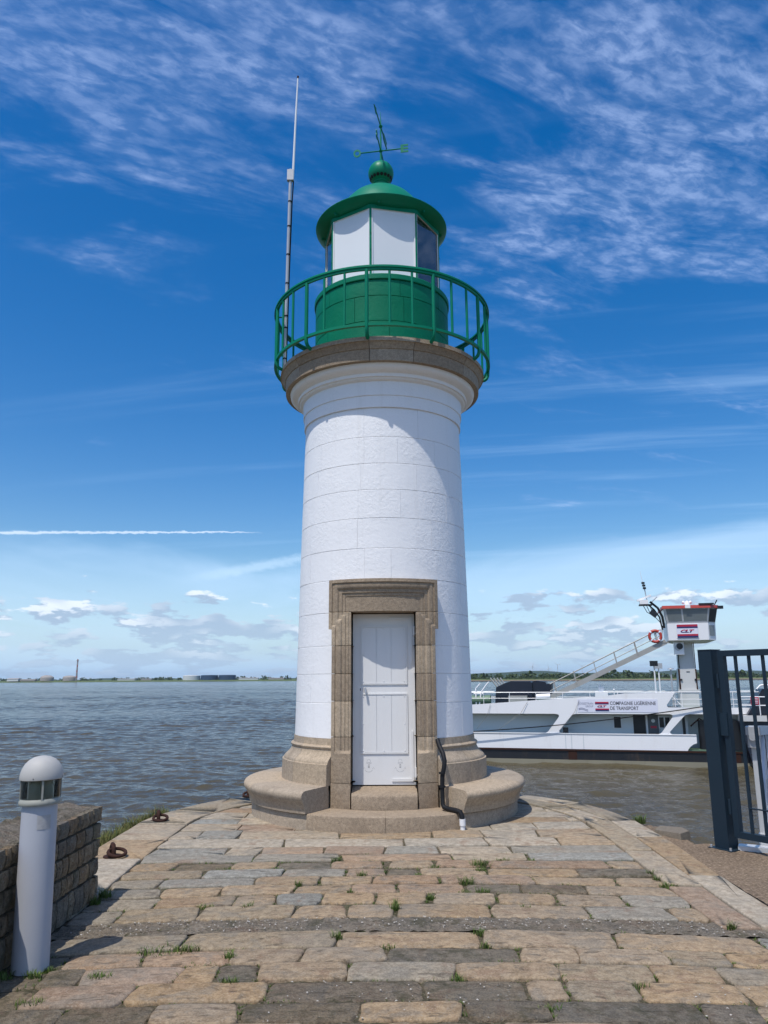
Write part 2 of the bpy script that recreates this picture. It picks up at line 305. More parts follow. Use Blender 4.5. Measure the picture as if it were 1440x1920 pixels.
MAT['redwhite'] = paint('mast_red', (0.40, 0.14, 0.11), 0.6, 0.1)
MAT['bank'] = dirt_mat('far_bank_grass', (0.10, 0.13, 0.045), (0.075, 0.11, 0.035), (0.12, 0.135, 0.06), 0.2, 0.02)
MAT['mud'] = dirt_mat('mud_shore', (0.20, 0.155, 0.105), (0.17, 0.13, 0.09), (0.15, 0.12, 0.08), 0.2, 0.02)
MAT['woods'] = leaf_mat('far_foliage', (0.028, 0.052, 0.018), (0.065, 0.095, 0.032))
MAT['hills'] = leaf_mat('far_hills', (0.035, 0.06, 0.03), (0.04, 0.065, 0.03))

# ------------------------------------------------------------------ mesh helpers
def link(o, parent=None):
    COL.objects.link(o)
    if parent is not None: o.parent = parent
    return o
def tag(o, label=None, cat=None, group=None, kind=None):
    if label: o['label'] = label
    if cat: o['category'] = cat
    if group: o['group'] = group
    if kind: o['kind'] = kind
    return o
def empty(name, loc=(0, 0, 0), rz=0.0):
    o = bpy.data.objects.new(name, None); o.empty_display_size = 0.1
    o.location = loc; o.rotation_euler = (0, 0, rz); COL.objects.link(o); return o
class MB:
    def __init__(s): s.v = []; s.f = []
    def add(s, vs, fs):
        k = len(s.v); s.v += [tuple(p) for p in vs]; s.f += [tuple(i + k for i in f) for f in fs]; return s
    def box(s, a, b, M=None):
        x0, y0, z0 = a; x1, y1, z1 = b
        vs = [(x0, y0, z0), (x1, y0, z0), (x1, y1, z0), (x0, y1, z0), (x0, y0, z1), (x1, y0, z1), (x1, y1, z1), (x0, y1, z1)]
        if M is not None: vs = [tuple(M @ Vector(p)) for p in vs]
        return s.add(vs, [(0, 3, 2, 1), (4, 5, 6, 7), (0, 1, 5, 4), (1, 2, 6, 5), (2, 3, 7, 6), (3, 0, 4, 7)])
    def tube(s, pts, r, n=8, caps=True):
        pts = [Vector(p) for p in pts]; rings = []
        rs = r if isinstance(r, (list, tuple)) else [r] * len(pts)
        prev = None
        for i, p in enumerate(pts):
            d = (pts[min(i + 1, len(pts) - 1)] - pts[max(i - 1, 0)]).normalized()
            if prev is None:
                a = Vector((0, 0, 1)) if abs(d.z) < 0.9 else Vector((1, 0, 0))
                u = d.cross(a).normalized()
            else:
                u = (prev - d * prev.dot(d)).normalized()
            prev = u; w = d.cross(u)
            rings.append([p + (u * math.cos(2 * math.pi * k / n) + w * math.sin(2 * math.pi * k / n)) * rs[i] for k in range(n)])
        vs = [q for r2 in rings for q in r2]; fs = []
        for i in range(len(pts) - 1):
            for k in range(n):
                fs.append((i * n + k, i * n + (k + 1) % n, (i + 1) * n + (k + 1) % n, (i + 1) * n + k))
        if caps: fs += [tuple(range(n))[::-1], tuple(range((len(pts) - 1) * n, len(pts) * n))]
        return s.add(vs, fs)
    def bar(s, a, b, w, h, up=(0, 0, 1)):
        a, b = Vector(a), Vector(b); d = (b - a).normalized(); up = Vector(up)
        if abs(d.dot(up)) > 0.98: up = Vector((1, 0, 0))
        u = d.cross(up).normalized(); w2 = u.cross(d)
        vs = [p + u * sx * w / 2 + w2 * sy * h / 2 for p in (a, b) for sx, sy in ((-1, -1), (1, -1), (1, 1), (-1, 1))]
        return s.add(vs, [(0, 1, 2, 3), (7, 6, 5, 4), (0, 4, 5, 1), (1, 5, 6, 2), (2, 6, 7, 3), (3, 7, 4, 0)])
    def ring(s, prof, a0=-180.0, a1=180.0, n=64, closed_prof=True, cx=0.0, cy=0.0, full=None):
        full = (a1 - a0 >= 359.99) if full is None else full
        m = len(prof); k = n if full else n + 1
        vs = []
        for i in range(k):
            a = R_(a0 + (a1 - a0) * i / n)
            for (r, z) in prof: vs.append((cx + r * math.sin(a), cy - r * math.cos(a), z))
        fs = []
        for i in range(n):
            j = (i + 1) % k
            for q in range(m if closed_prof else m - 1):
                q2 = (q + 1) % m
                fs.append((i * m + q, j * m + q, j * m + q2, i * m + q2))
        if not full and closed_prof:
            fs.append(tuple(range(m))); fs.append(tuple(range((k - 1) * m, k * m))[::-1])
        return s.add(vs, fs)
    def prism(s, poly, y0, y1):
        n = len(poly)
        vs = [(x, y0, z) for x, z in poly] + [(x, y1, z) for x, z in poly]
        fs = [tuple(range(n)), tuple(range(n, 2 * n))[::-1]]
        for i in range(n): fs.append((i, (i + 1) % n + 0, n + (i + 1) % n, n + i)[::-1])
        return s.add(vs, fs)
    def sphere(s, c, r, nu=16, nv=10, sz=1.0, t0=-90, t1=90):
        prof = [(r * math.cos(R_(t0 + (t1 - t0) * i / nv)), c[2] + sz * r * math.sin(R_(t0 + (t1 - t0) * i / nv))) for i in range(nv + 1)]
        return s.ring(prof, n=nu, closed_prof=False, cx=c[0], cy=c[1])
    def build(s, name, mat, parent=None, smooth=38, merge=True):
        me = bpy.data.meshes.new(name)
        me.from_pydata(s.v, [], s.f); me.validate(verbose=False)
        bm = bmesh.new(); bm.from_mesh(me)
        if merge: bmesh.ops.remove_doubles(bm, verts=bm.verts, dist=1e-5)
        bmesh.ops.recalc_face_normals(bm, faces=bm.faces)
        bm.to_mesh(me); bm.free()
        if smooth:
            me.polygons.foreach_set('use_smooth', [True] * len(me.polygons))
            me.set_sharp_from_angle(angle=R_(smooth))
        if mat: me.materials.append(MAT[mat])
        o = bpy.data.objects.new(name, me); link(o, parent); return o
def text_mesh(body, size, shear=0.0, bold=0.0, extrude=0.002, spacing=1.0):
    c = bpy.data.curves.new('txt', 'FONT'); c.body = body; c.size = size; c.shear = shear; c.offset = bold; c.extrude = extrude
    c.space_character = spacing; c.resolution_u = 3
    o = bpy.data.objects.new('txt', c); COL.objects.link(o)
    bpy.context.view_layer.update()
    dg = bpy.context.evaluated_depsgraph_get()
    me = bpy.data.meshes.new_from_object(o.evaluated_get(dg))
    bpy.data.objects.remove(o); bpy.data.curves.remove(c)
    me.materials.clear()
    return me
def put_text(name, body, size, M, mat, parent, width=None, height=None, center=False, cut=None, **kw):
    me = text_mesh(body, size, **kw)
    xs = [v.co.x for v in me.vertices]; ys = [v.co.y for v in me.vertices]
    x0, x1, y0, y1 = min(xs), max(xs), min(ys), max(ys)
    fx = width / (x1 - x0) if width else 1.0; fy = height / (y1 - y0) if height else fx
    for v in me.vertices:
        v.co.x = (v.co.x - ((x0 + x1) / 2 if center else x0)) * fx
        v.co.y = (v.co.y - ((y0 + y1) / 2 if center else y0)) * fy
    out = []
    if cut is None: jobs = [(me, mat)]
    else:
        jobs = []
        for up, mt in ((True, mat), (False, cut)):
            bm = bmesh.new(); bm.from_mesh(me)
            bmesh.ops.bisect_plane(bm, geom=bm.verts[:] + bm.edges[:] + bm.faces[:], plane_co=(0, 0, 0) if center else (0, height / 2, 0), plane_no=(0, 1, 0), clear_inner=up, clear_outer=not up)
            m2 = bpy.data.meshes.new(name); bm.to_mesh(m2); bm.free(); jobs.append((m2, mt))
    for m2, mt in jobs:
        m2.name = name; m2.transform(M); m2.materials.append(MAT[mt])
        o = bpy.data.objects.new(name, m2); link(o, parent); out.append(o)
    return out
FACE = Matrix.Rotation(math.pi / 2, 4, 'X')      # text plane turned upright, reading towards -Y

# ------------------------------------------------------------------ ground
def crown(x, y):
    k = min(1.0, max(0.0, (8.4 - y) / 2.5)); k = k * k * (3 - 2 * k)
    return -0.009 * x * x * k
quay = empty('quay', (0, 0, 0)); tag(quay, kind='structure')
def grid_sheet(name, xs, ys, zf, mat, parent, mask=None):
    mb = MB(); n = len(xs)
    vs = [(x, y, zf(x, y)) for y in ys for x in xs]
    fs = [(j * n + i, j * n + i + 1, (j + 1) * n + i + 1, (j + 1) * n + i) for j in range(len(ys) - 1) for i in range(n - 1)
          if mask is None or mask((xs[i] + xs[i + 1]) / 2, (ys[j] + ys[j + 1]) / 2)]
    mb.add(vs, fs); return mb.build(name, mat, parent, 60)
def frange(a, b, s):
    n = max(1, int(round((b - a) / s))); return [a + (b - a) * i / n for i in range(n + 1)]
TIPY, RO = 9.2, 2.80
# body of the mole: bed under the stones and masonry sides down into the water
mb = MB(); outl = [(-2.79, -8.0), (2.79, -8.0)] + [(2.79 * math.cos(R_(a)), TIPY + 2.79 * math.sin(R_(a))) for a in range(0, 181, 5)]
n = len(outl)
mb.add([(x, y, -0.10 if i else -0.10) for i, (x, y) in enumerate(outl)] + [(x * 1.06, y if y < TIPY else TIPY + (y - TIPY) * 1.06, -6.0) for x, y in outl],
       [(i, (i + 1) % n, n + (i + 1) % n, n + i) for i in range(n)])
mb.build('quay_wall', 'quaywall', quay)
bed = grid_sheet('joint_bed', frange(-2.79, 2.79, 0.045), frange(-2.0, 12.0, 0.045),
           lambda x, y: -0.017 + crown(x, y) + random.uniform(-0.008, 0.006), 'bed', quay,
           lambda x, y: y < TIPY or x * x + (y - TIPY) ** 2 < 2.75 ** 2)
def clip(poly, nx, ny, d):      # keep nx*x+ny*y <= d
    out = []
    for i in range(len(poly)):
        a, b = poly[i], poly[(i + 1) % len(poly)]
        da, db = nx * a[0] + ny * a[1] - d, nx * b[0] + ny * b[1] - d
        if da <= 0: out.append(a)
        if (da < 0) != (db < 0):
            t = da / (da - db); out.append((a[0] + (b[0] - a[0]) * t, a[1] + (b[1] - a[1]) * t))
    return out
def area(p): return 0.5 * sum(p[i][0] * p[(i + 1) % len(p)][1] - p[(i + 1) % len(p)][0] * p[i][1] for i in range(len(p)))
def offset(poly, d):
    n = len(poly); out = []
    for i in range(n):
        p0, p1, p2 = poly[i - 1], poly[i], poly[(i + 1) % n]
        e1 = Vector((p1[0] - p0[0], p1[1] - p0[1])); e2 = Vector((p2[0] - p1[0], p2[1] - p1[1]))
        if e1.length < 1e-6 or e2.length < 1e-6: out.append(p1); continue
        e1.normalize(); e2.normalize()
        n1 = Vector((-e1.y, e1.x)); n2 = Vector((-e2.y, e2.x)); m = n1 + n2
        if m.length < 1e-3: out.append(p1); continue
        m = m / max(0.6, m.dot(n1))
        out.append((p1[0] + m.x * d, p1[1] + m.y * d))
    return out
def worn(poly, seg, jit, corner):
    out = []
    n = len(poly)
    for i in range(n):
        a, b = Vector(poly[i]), Vector(poly[(i + 1) % n]); L = (b - a).length
        if L < 0.02: continue
        c = min(corner * random.uniform(0.5, 1.4), L * 0.3)
        t = (b - a) / L; nn = Vector((-t.y, t.x))
        pts = [c] + [L * (k + 1) / (int(L / seg) + 1) for k in range(int(L / seg))] + [L - c]
        for q in pts:
            if q < c or q > L - c: continue
            p = a + t * q + nn * (random.uniform(-jit, jit) + (0 if q in (c, L - c) else -jit * 0.3)); out.append((p.x, p.y))
    return out
TYPES = {'t': (0.325, 0.240, 0.150), 'g': (0.285, 0.235, 0.166), 'b': (0.262, 0.245, 0.204), 'p': (0.305, 0.218, 0.146),
         'w': (0.365, 0.308, 0.230), 'd': (0.330, 0.268, 0.186), 'r': (0.315, 0.265, 0.200)}
def stone(poly, kind, name='paving_stone', parent=quay, zoff=0.0, rim=0.013, seg=0.13, jit=0.007, corner=0.022, thick=0.07, flat=False, mat='paver'):
    if len(poly) < 3: return None
    if area(poly) < 0: poly = poly[::-1]
    if area(poly) < 0.004: return None
    p0 = worn(poly, seg, jit, corner)
    if len(p0) < 4: return None
    p1 = offset(p0, rim * 0.28); p2 = offset(p0, rim); p3 = offset(p0, rim * 2.2)
    lo = zoff + random.uniform(-0.007, 0.005) - (0.005 if kind in 'dr' else 0)
    tx, ty = random.uniform(-0.010, 0.010), random.uniform(-0.012, 0.012)
    cx = sum(p[0] for p in p0) / len(p0); cy = sum(p[1] for p in p0) / len(p0)
    def z(p, dz): return crown(*p) + lo + dz + (0 if flat else tx * (p[0] - cx) + ty * (p[1] - cy))
    n = len(p0); vs = [(p[0], p[1], z(p, -thick)) for p in p0] + [(p[0], p[1], z(p, -0.013)) for p in p0]
    vs += [(p[0], p[1], z(p, -0.0035)) for p in p1] + [(p[0], p[1], z(p, random.uniform(-0.003, 0.0005))) for p in p2] + [(p[0], p[1], z(p, random.uniform(-0.001, 0.002))) for p in p3]
    vs.append((cx, cy, z((cx, cy), 0.002)))
    fs = []
    for r in range(4):
        for i in range(n): fs.append((r * n + i, r * n + (i + 1) % n, (r + 1) * n + (i + 1) % n, (r + 1) * n + i))
    for i in range(n): fs.append((4 * n + i, 4 * n + (i + 1) % n, 5 * n))
    me = bpy.data.meshes.new(name); me.from_pydata(vs, [], fs)
    me.polygons.foreach_set('use_smooth', [True] * len(me.polygons))
    me.materials.append(MAT['rubble' if kind in 'dr' else mat])
    o = bpy.data.objects.new(name, me); link(o, parent)
    j = random.uniform(0.90, 1.10); c = TYPES[kind]; w = random.uniform(-0.025, 0.025)
    o.color = (min(1, c[0] * j + w * 0.6), min(1, c[1] * j), min(1, c[2] * j - w * 0.5), 1)
    return o
ROWS = [
 (3.995, 4.103, "-1.91,-1.66,d -1.65,-0.38,t -0.36,-0.01,d 0,0.15,t 0.16,0.53,d 0.54,1.1,t 1.12,1.48,d 1.49,1.88,t"),
 (4.118, 4.343, "-2.2,-1.63,d -1.62,-1.17,d -1.16,-0.74,t -0.72,-0.14,d -0.13,0.37,t 0.4,0.8,d 0.82,1.55,d 1.57,1.84,r 1.85,2.23,t"),
 (4.366, 4.626, "-2.21,-1.89,d -1.88,-1.36,p -1.35,-0.64,t -0.63,0.18,r 0.2,0.73,d 0.75,0.94,t 0.96,1.32,g 1.34,1.87,t 1.89,2.25,t"),
 (4.634, 4.888, "-2.2,-1.95,d -1.93,-1.72,d -1.71,-1.17,p -1.16,-0.96,t -0.95,-0.73,d -0.72,-0.22,t -0.21,0.38,g 0.4,0.96,t 0.97,1.48,g 1.5,1.86,t 1.88,2.39,g"),
 (4.901, 5.136, "-2.19,-1.92,d -1.9,-1.46,p -1.44,-0.93,p -0.92,-0.51,t -0.5,-0.01,t 0.01,0.78,d 0.8,1.13,t 1.14,1.66,t 1.67,2.02,g 2.03,2.57,t"),
 (5.155, 5.45, "-2.17,-1.29,g -1.27,-0.32,g -0.3,0.58,t 0.61,1.43,t 1.45,2.36,t 2.37,2.69,b"),
 (5.759, 6.053, "-2.22,-1.9,g -1.88,-1.33,g -1.31,-0.66,g -0.64,-0.29,t -0.27,0.05,t 0.08,0.73,t 0.75,1.41,t 1.43,2,b 2.02,2.24,t"),
 (6.08, 6.351, "-2.22,-1.72,g -1.71,-1.14,t -1.13,-0.83,t -0.81,-0.49,b -0.47,-0.09,t -0.07,0.29,t 0.36,0.81,t 0.84,1.25,t 1.28,1.76,t 1.78,2.24,b"),
 (6.374, 6.617, "-2.23,-1.77,g -1.75,-1.3,t -1.28,-0.73,t -0.7,-0.28,t -0.27,0.07,p 0.1,0.6,p 0.64,1.04,d 1.06,1.55,d 1.57,2.24,t"),
 (6.641, 6.871, "-2.23,-1.85,g -1.83,-1.08,b -1.06,-0.55,t -0.53,-0.12,t -0.1,0.42,p 0.45,1.19,p 1.21,1.86,t 1.88,2.24,t"),
 (6.897, 7.137, "-2.23,-1.56,g -1.54,-0.88,b -0.86,-0.35,b -0.33,-0.01,p 0.02,0.27,d 0.3,0.84,t 0.87,1.62,t 1.63,2.24,d"),
 (7.166, 7.405, "-2.23,-1.86,t -1.84,-1.37,d -1.35,-0.97,t -0.95,-0.49,d -0.48,-0.04,p 0.04,0.41,t 0.45,0.89,p 0.91,1.95,p 1.97,2.24,t"),
 (7.436, 7.684, "-2.23,-1.22,b -1.2,-0.43,b -0.4,0.59,p 0.61,1.28,w 1.31,2.24,b"),
 (7.706, 8.01, "-2.23,-1.53,b -1.51,-1.2,w -1.18,-0.6,p -0.58,-0.02,p 0,0.49,b 0.51,1.18,w 1.2,2.24,b"),
 (8.035, 8.393, "-2.23,-1.03,w -1.01,0.17,w 0.19,0.99,w 1.01,1.71,w 1.73,2.24,t"),
 (8.42, 8.817, "-2.23,-1.96,w -1.95,-1.54,b -1.53,-0.5,w -0.48,0.47,t 0.49,1,t 1.02,1.58,w 1.6,2.24,t"),
]
def near_end(Y): return 2.62 if Y < 5.5 else 2.24
for (y0, y1, spec) in ROWS:
    smooth_zone = y0 > 7.4
    for part in spec.split():
        a, b, k = part.split(','); a, b = float(a), float(b)
        g = 0.005 if smooth_zone else 0.002
        sk0, sk1 = random.uniform(-0.02, 0.02), random.uniform(-0.02, 0.02)
        e = 0.004
        poly = [(a + g - sk0 - e, y0 + 0.001), (b - g - sk1 + e, y0 + 0.001 + random.uniform(-0.010, 0.010)), (b - g + sk1 + e, y1 - 0.001), (a + g + sk0 - e, y1 - 0.001 + random.uniform(-0.010, 0.010))]
        stone(poly, k, rim=0.009 if smooth_zone else 0.017, jit=0.004 if smooth_zone else 0.008, corner=0.010 if smooth_zone else 0.032, zoff=0.0, mat='slab' if smooth_zone else 'paver')
# smoother slabs round the foot of the tower, laid in courses, cut to the rounded end
y = 8.835
while y < 11.6:
    h = random.uniform(0.30, 0.42); x = -2.25 + random.uniform(-0.3, 0)
    while x < 2.25:
        w = random.uniform(0.45, 1.05)
        poly = [(max(x, -2.225), y), (min(x + w, 2.225), y), (min(x + w, 2.225), y + h), (max(x, -2.225), y + h)]
        for a in range(-90, 271, 6):
            ca, sa = math.cos(R_(a)), math.sin(R_(a))
            if sa > -0.02 and poly: poly = clip(poly, ca, sa, 2.215 + sa * TIPY)
        if len(poly) >= 3:
            cx = sum(p[0] for p in poly) / len(poly); cy = sum(p[1] for p in poly) / len(poly)
            if math.hypot(cx, cy - 10.3) > 1.15:
                stone(poly, random.choice('wwwbtwpg'), rim=0.008, jit=0.003, corner=0.008, mat='slab')
        x += w + 0.009
    y += h + 0.009
# kerb stones: two rows on the right, a broad row on the left, curved round the end
def arc_poly(r0, r1, a0, a1, m=5):
    return [(r1 * math.cos(R_(a0 + (a1 - a0) * i / m)), TIPY + r1 * math.sin(R_(a0 + (a1 - a0) * i / m))) for i in range(m + 1)] + \
           [(r0 * math.cos(R_(a1 + (a0 - a1) * i / m)), TIPY + r0 * math.sin(R_(a1 + (a0 - a1) * i / m))) for i in range(m + 1)]
for (xa, xb, cuts, ks) in ((2.243, 2.515, (5.62, 6.61, 7.75, 9.19), 'pwg'), (2.528, 2.80, (5.60, 6.95, 8.3, 9.19), 'wtw'),
                           (-2.80, -2.243, (5.9, 6.55, 7.55, 8.35, 9.19), 'wwtw')):
    for i in range(len(cuts) - 1):
        stone([(xa, cuts[i] + 0.006), (xb, cuts[i] + 0.006), (xb, cuts[i + 1] - 0.006), (xa, cuts[i + 1] - 0.006)], ks[i], 'kerb_stone', zoff=0.012, rim=0.010, jit=0.004, corner=0.010, mat='slab')
for (r0, r1, a0, a1, st) in ((2.243, 2.515, 0, 118, 24), (2.528, 2.80, 0, 118, 27), (2.243, 2.80, 118, 180, 21)):
    a = a0
    while a < a1 - 1:
        b = min(a1, a + st)
        stone(arc_poly(r0, r1, a + 0.15, b - 0.15), random.choice('wbwgb'), 'kerb_stone', zoff=0.010, rim=0.010, jit=0.003, corner=0.006, seg=5, mat='slab')
        a = b
# the broken concrete strip crossing the paving and the patch on its right
def strip(name, x0, x1, y0, y1, z0):
    o = grid_sheet(name, frange(x0, x1, 0.03), frange(y0, y1, 0.03), lambda x, y: z0 + crown(x, y) + random.uniform(-0.008, 0.008), 'rubble', quay)
    o.color = (0.34, 0.285, 0.215, 1); return o
strip('concrete_strip', -2.22, 2.78, 5.462, 5.752, -0.010)
strip('concrete_patch', 2.26, 2.79, 3.9, 5.14, -0.012)
strip('concrete_patch', -2.22, 2.79, -1.9, 3.99, -0.012)
# loose broken shell and grit lying on the strip
mb = MB()
for _ in range(520):
    x = random.uniform(-2.1, 2.7); y = random.uniform(5.47, 5.74) if random.random() < 0.72 else random.uniform(4.1, 4.6)
    if y < 5 and not (-0.6 < x < 0.75 or x > 1.5): continue
    s = random.uniform(0.003, 0.010); zz_ = crown(x, y) + 0.0
    a = random.uniform(0, 6.28); ca, sa = math.cos(a) * s, math.sin(a) * s; q = random.uniform(0.4, 0.9)
    mb.add([(x + ca, y + sa, zz_), (x - sa * q, y + ca * q, zz_ + s * .3), (x - ca, y - sa, zz_ + s * 0.1), (x + sa * q, y - ca * q, zz_ + s * .3), (x, y, zz_ + s * 0.7)],
           [(0, 1, 4), (1, 2, 4), (2, 3, 4), (3, 0, 4)])
o = mb.build('broken_shells', 'sign_white', quay, None, False); tag(o, kind='stuff')
MAT['shell'] = paint('shell_grit', (0.42, 0.39, 0.34), 0.8, 0.5, 30.0); o.data.materials.clear(); o.data.materials.append(MAT['shell'])

# gritty apron on the right, with its chipped edge above the water
ap = [(2.81, -4), (9, -4), (9, 6.4), (4.6, 7.45), (3.75, 7.85), (3.30, 8.20), (3.10, 8.28), (3.02, 8.75), (3.16, 9.02), (2.95, 9.28), (2.72, 9.55), (2.81, 9.0)]
def inpoly(x, y, P):
    r = False
    for i in range(len(P)):
        (x1, y1), (x2, y2) = P[i - 1], P[i]
        if (y1 > y) != (y2 > y) and x < (x2 - x1) * (y - y1) / (y2 - y1) + x1: r = not r
    return r
apron = grid_sheet('apron', frange(2.70, 9.0, 0.05), frange(-4, 9.6, 0.05), lambda x, y: -0.045 - 0.012 * (x - 2.8) + random.uniform(-0.005, 0.005), 'apron', None,
                   lambda x, y: inpoly(x, y, ap)); tag(apron, kind='structure')
mb = MB(); n = len(ap)
mb.add([(x, y, -0.05 - 0.012 * (x - 2.8)) for x, y in ap] + [(x, y, -6) for x, y in ap], [(i, (i + 1) % n, n + (i + 1) % n, n + i) for i in range(n)])
mb.build('apron_wall', 'quaywall', apron)
mb = MB(); P = [(2.86, 8.78), (3.03, 8.42), (3.20, 8.60), (3.24, 8.92), (3.0, 9.0)]
mb.add([(x, y, -0.08) for x, y in P] + [(x * 0.9 + 3.06 * 0.1, y * 0.9 + 8.74 * 0.1, 0.0 + random.uniform(-0.01, 0.012)) for x, y in P], [tuple(range(5, 10))] + [(i, (i + 1) % 5, 5 + (i + 1) % 5, 5 + i) for i in range(5)])
o = mb.build('edge_stone', 'quaywall', None, None); tag(o, 'loose brown edge stone at the water side of the apron', 'stone')

# ------------------------------------------------------------------ water
WZ = -3.5
mb = MB(); S = 14000
mb.add([(-S, -2000, WZ - 0.45), (S, -2000, WZ - 0.45), (S, S, WZ - 0.45), (-S, S, WZ - 0.45)], [(0, 1, 2, 3)])
river = mb.build('river', 'water', None, None); tag(river, kind='structure')
# wind waves as real relief out to some hundreds of metres, finer near the quay
rg = np.random.default_rng(4)
rr = [3.0]
while rr[-1] < 900: rr.append(rr[-1] + (0.13 if rr[-1] < 55 else 0.13 + 0.0035 * (rr[-1] - 55)))
rr = np.array(rr); th = np.radians(np.linspace(-50, 50, 560))
RR, TT = np.meshgrid(rr, th, indexing='ij')
WX, WY = RR * np.sin(TT), RR * np.cos(TT)
ZZ = np.zeros_like(RR)
cell = np.maximum(RR * (th[1] - th[0]), np.gradient(rr)[:, None])
for k in range(90):
    lam = 0.5 * (8.5 / 0.5) ** rg.random()
    a = np.radians(rg.normal(196, 27)); kx, ky = np.sin(a) * 2 * np.pi / lam, np.cos(a) * 2 * np.pi / lam
    amp = 0.0068 * lam ** 0.48
    ph = kx * WX + ky * WY + rg.random() * 6.283
    ZZ += amp * (np.sin(ph) + 0.28 * np.cos(2 * ph)) * np.clip(1.6 - 2.2 * cell / lam, 0, 1)
patch = 0.75 + 0.35 * np.sin(WX * 0.045 + 1.3 * np.sin(WY * 0.021)) * np.sin(WY * 0.06 + 0.7)
edge = np.clip((900 - RR) / 300, 0, 1) * np.clip((50 - np.abs(np.degrees(TT))) / 3, 0, 1)
ZZ = WZ + ZZ * patch * edge - 0.42 * (1 - np.clip((50 - np.abs(np.degrees(TT))) / 3, 0, 1)) - 0.42 * np.clip((RR - 860) / 40, 0, 1)
nr, nt_ = RR.shape
co = np.stack([WX, WY, ZZ], -1).reshape(-1, 3).astype(np.float32)
ii = np.arange(nr * nt_).reshape(nr, nt_)
fc = np.stack([ii[:-1, :-1], ii[1:, :-1], ii[1:, 1:], ii[:-1, 1:]], -1).reshape(-1, 4)[:, ::-1].astype(np.int32)
me = bpy.data.meshes.new('water_waves'); me.vertices.add(len(co)); me.vertices.foreach_set('co', co.ravel())
me.loops.add(fc.size); me.loops.foreach_set('vertex_index', fc.ravel())
me.polygons.add(len(fc)); me.polygons.foreach_set('loop_start', np.arange(0, fc.size, 4, dtype=np.int32))
me.polygons.foreach_set('use_smooth', np.ones(len(fc), dtype=bool)); me.update(calc_edges=True)
me.materials.append(MAT['water']); wv = bpy.data.objects.new('water_waves', me); link(wv, river)

# ------------------------------------------------------------------ lighthouse
AX, AY = -0.015, 10.3
LH = empty('lighthouse', (AX, AY, 0))
tag(LH, 'white masonry lighthouse with green lantern, gallery rail and granite doorway', 'lighthouse')
def Rt(z):
    pts = [(0.40, 1.150), (0.9, 1.143), (2.08, 1.125), (3.5, 1.098), (4.95, 1.066)]
    for (a, ra), (b, rb) in zip(pts, pts[1:]):
        if z <= b: return ra + (rb - ra) * (z - a) / (b - a)
    return pts[-1][1]
GAP = 31.0
shaft = MB()
shaft.ring([(Rt(0.4) - 0.011, 0.4), (Rt(2.76) - 0.011, 2.76), (Rt(2.76) - 0.2, 2.76), (Rt(0.4) - 0.2, 0.4)], GAP, 360 - GAP, 72)
shaft.ring([(Rt(2.761) - 0.011, 2.761), (Rt(4.95) - 0.011, 4.95), (0.6, 4.95), (0.6, 2.761)], -180, 180, 90)
shaft = shaft.build('shaft', 'white', LH)
CZ = [0.905, 1.309, 1.647, 1.976, 2.372, 2.766, 3.137, 3.513, 3.873, 4.211, 4.558, 4.945]
JX = {10: [-12.5, 25], 9: [10, 38], 8: [23], 7: [11.5], 6: [-16.5, 33], 5: [5]}
for ci in range(len(CZ) - 1):
    z0, z1 = CZ[ci], CZ[ci + 1]
    door = z1 < 2.78
    js = sorted(JX.get(ci, [random.uniform(40, 60)]))
    if door:
        js = [GAP, GAP + random.uniform(22, 40)]
    while js[-1] < (360 - GAP - 58 if door else js[0] + 360 - 55): js.append(js[-1] + random.uniform(30, 46))
    js.append(360 - GAP if door else js[0] + 360)
    for a0, a1 in zip(js, js[1:]):
        r0, r1 = Rt(z0), Rt(z1); dr = random.uniform(-0.001, 0.001); g = 0.045
        prof = [(r0 - 0.06, z0 + 0.001), (r0 - 0.005 + dr, z0 + 0.0006), (r0 + dr, z0 + 0.0055), (r1 + dr, z1 - 0.0055), (r1 - 0.005 + dr, z1 - 0.0006), (r1 - 0.06, z1 - 0.001)]
        MB().ring(prof, a0 + g, a1 - g, max(3, int((a1 - a0) / 4)), full=False).build('block', 'white', shaft, 22)
# base moulding in granite blocks
BASE = [(1.02, 0.905), (1.150, 0.905), (1.157, 0.832), (1.180, 0.824), (1.192, 0.812), (1.190, 0.798), (1.178, 0.786), (1.180, 0.765), (1.195, 0.735), (1.225, 0.703), (1.258, 0.676), (1.275, 0.652), (1.276, 0.636), (1.296, 0.630), (1.300, 0.40), (1.02, 0.40)]
base_part = MB().ring([(1.13, 0.9), (1.13, 0.40), (1.0, 0.40), (1.0, 0.9)], GAP - 1, 361 - GAP, 60).build('base_moulding', 'granite_grey', LH)
js = [GAP - 0.5, 52, 96, 140, 184, 228, 271, 303, 360 - GAP + 0.5]
for i, (a0, a1) in enumerate(zip(js, js[1:])):
    MB().ring(BASE, a0 + 0.10, a1 - 0.10, max(4, int((a1 - a0) / 3.5)), full=False).build('stone', 'granite' if i % 3 else 'granite_grey', base_part)
# ring bench
BENCH = [(1.25, 0.404), (1.69, 0.398), (1.728, 0.390), (1.752, 0.374), (1.764, 0.350), (1.762, 0.325), (1.748, 0.298), (1.727, 0.268), (1.707, 0.232), (1.694, 0.195), (1.690, 0.158), (1.25, 0.158)]
CUT = 30.6
bench = MB().ring([(1.60, 0.34), (1.60, 0.10), (1.2, 0.10), (1.2, 0.34)], CUT + 1, 359 - CUT, 60).build('ring_bench', 'granite_grey', LH)
js = [CUT, 66, 104, 142, 180, 218, 256, 297, 360 - CUT]
for i, (a0, a1) in enumerate(zip(js, js[1:])):
    MB().ring(BENCH, a0 + 0.06, a1 - 0.06, max(4, int((a1 - a0) / 3)), full=False).build('stone', 'granite_grey' if i % 3 else 'granite', bench)
plinth = MB().ring([(1.63, 0.15), (1.63, -0.09), (1.1, -0.09), (1.1, 0.15)], -180, 180, 72).build('plinth', 'granite_grey', LH)
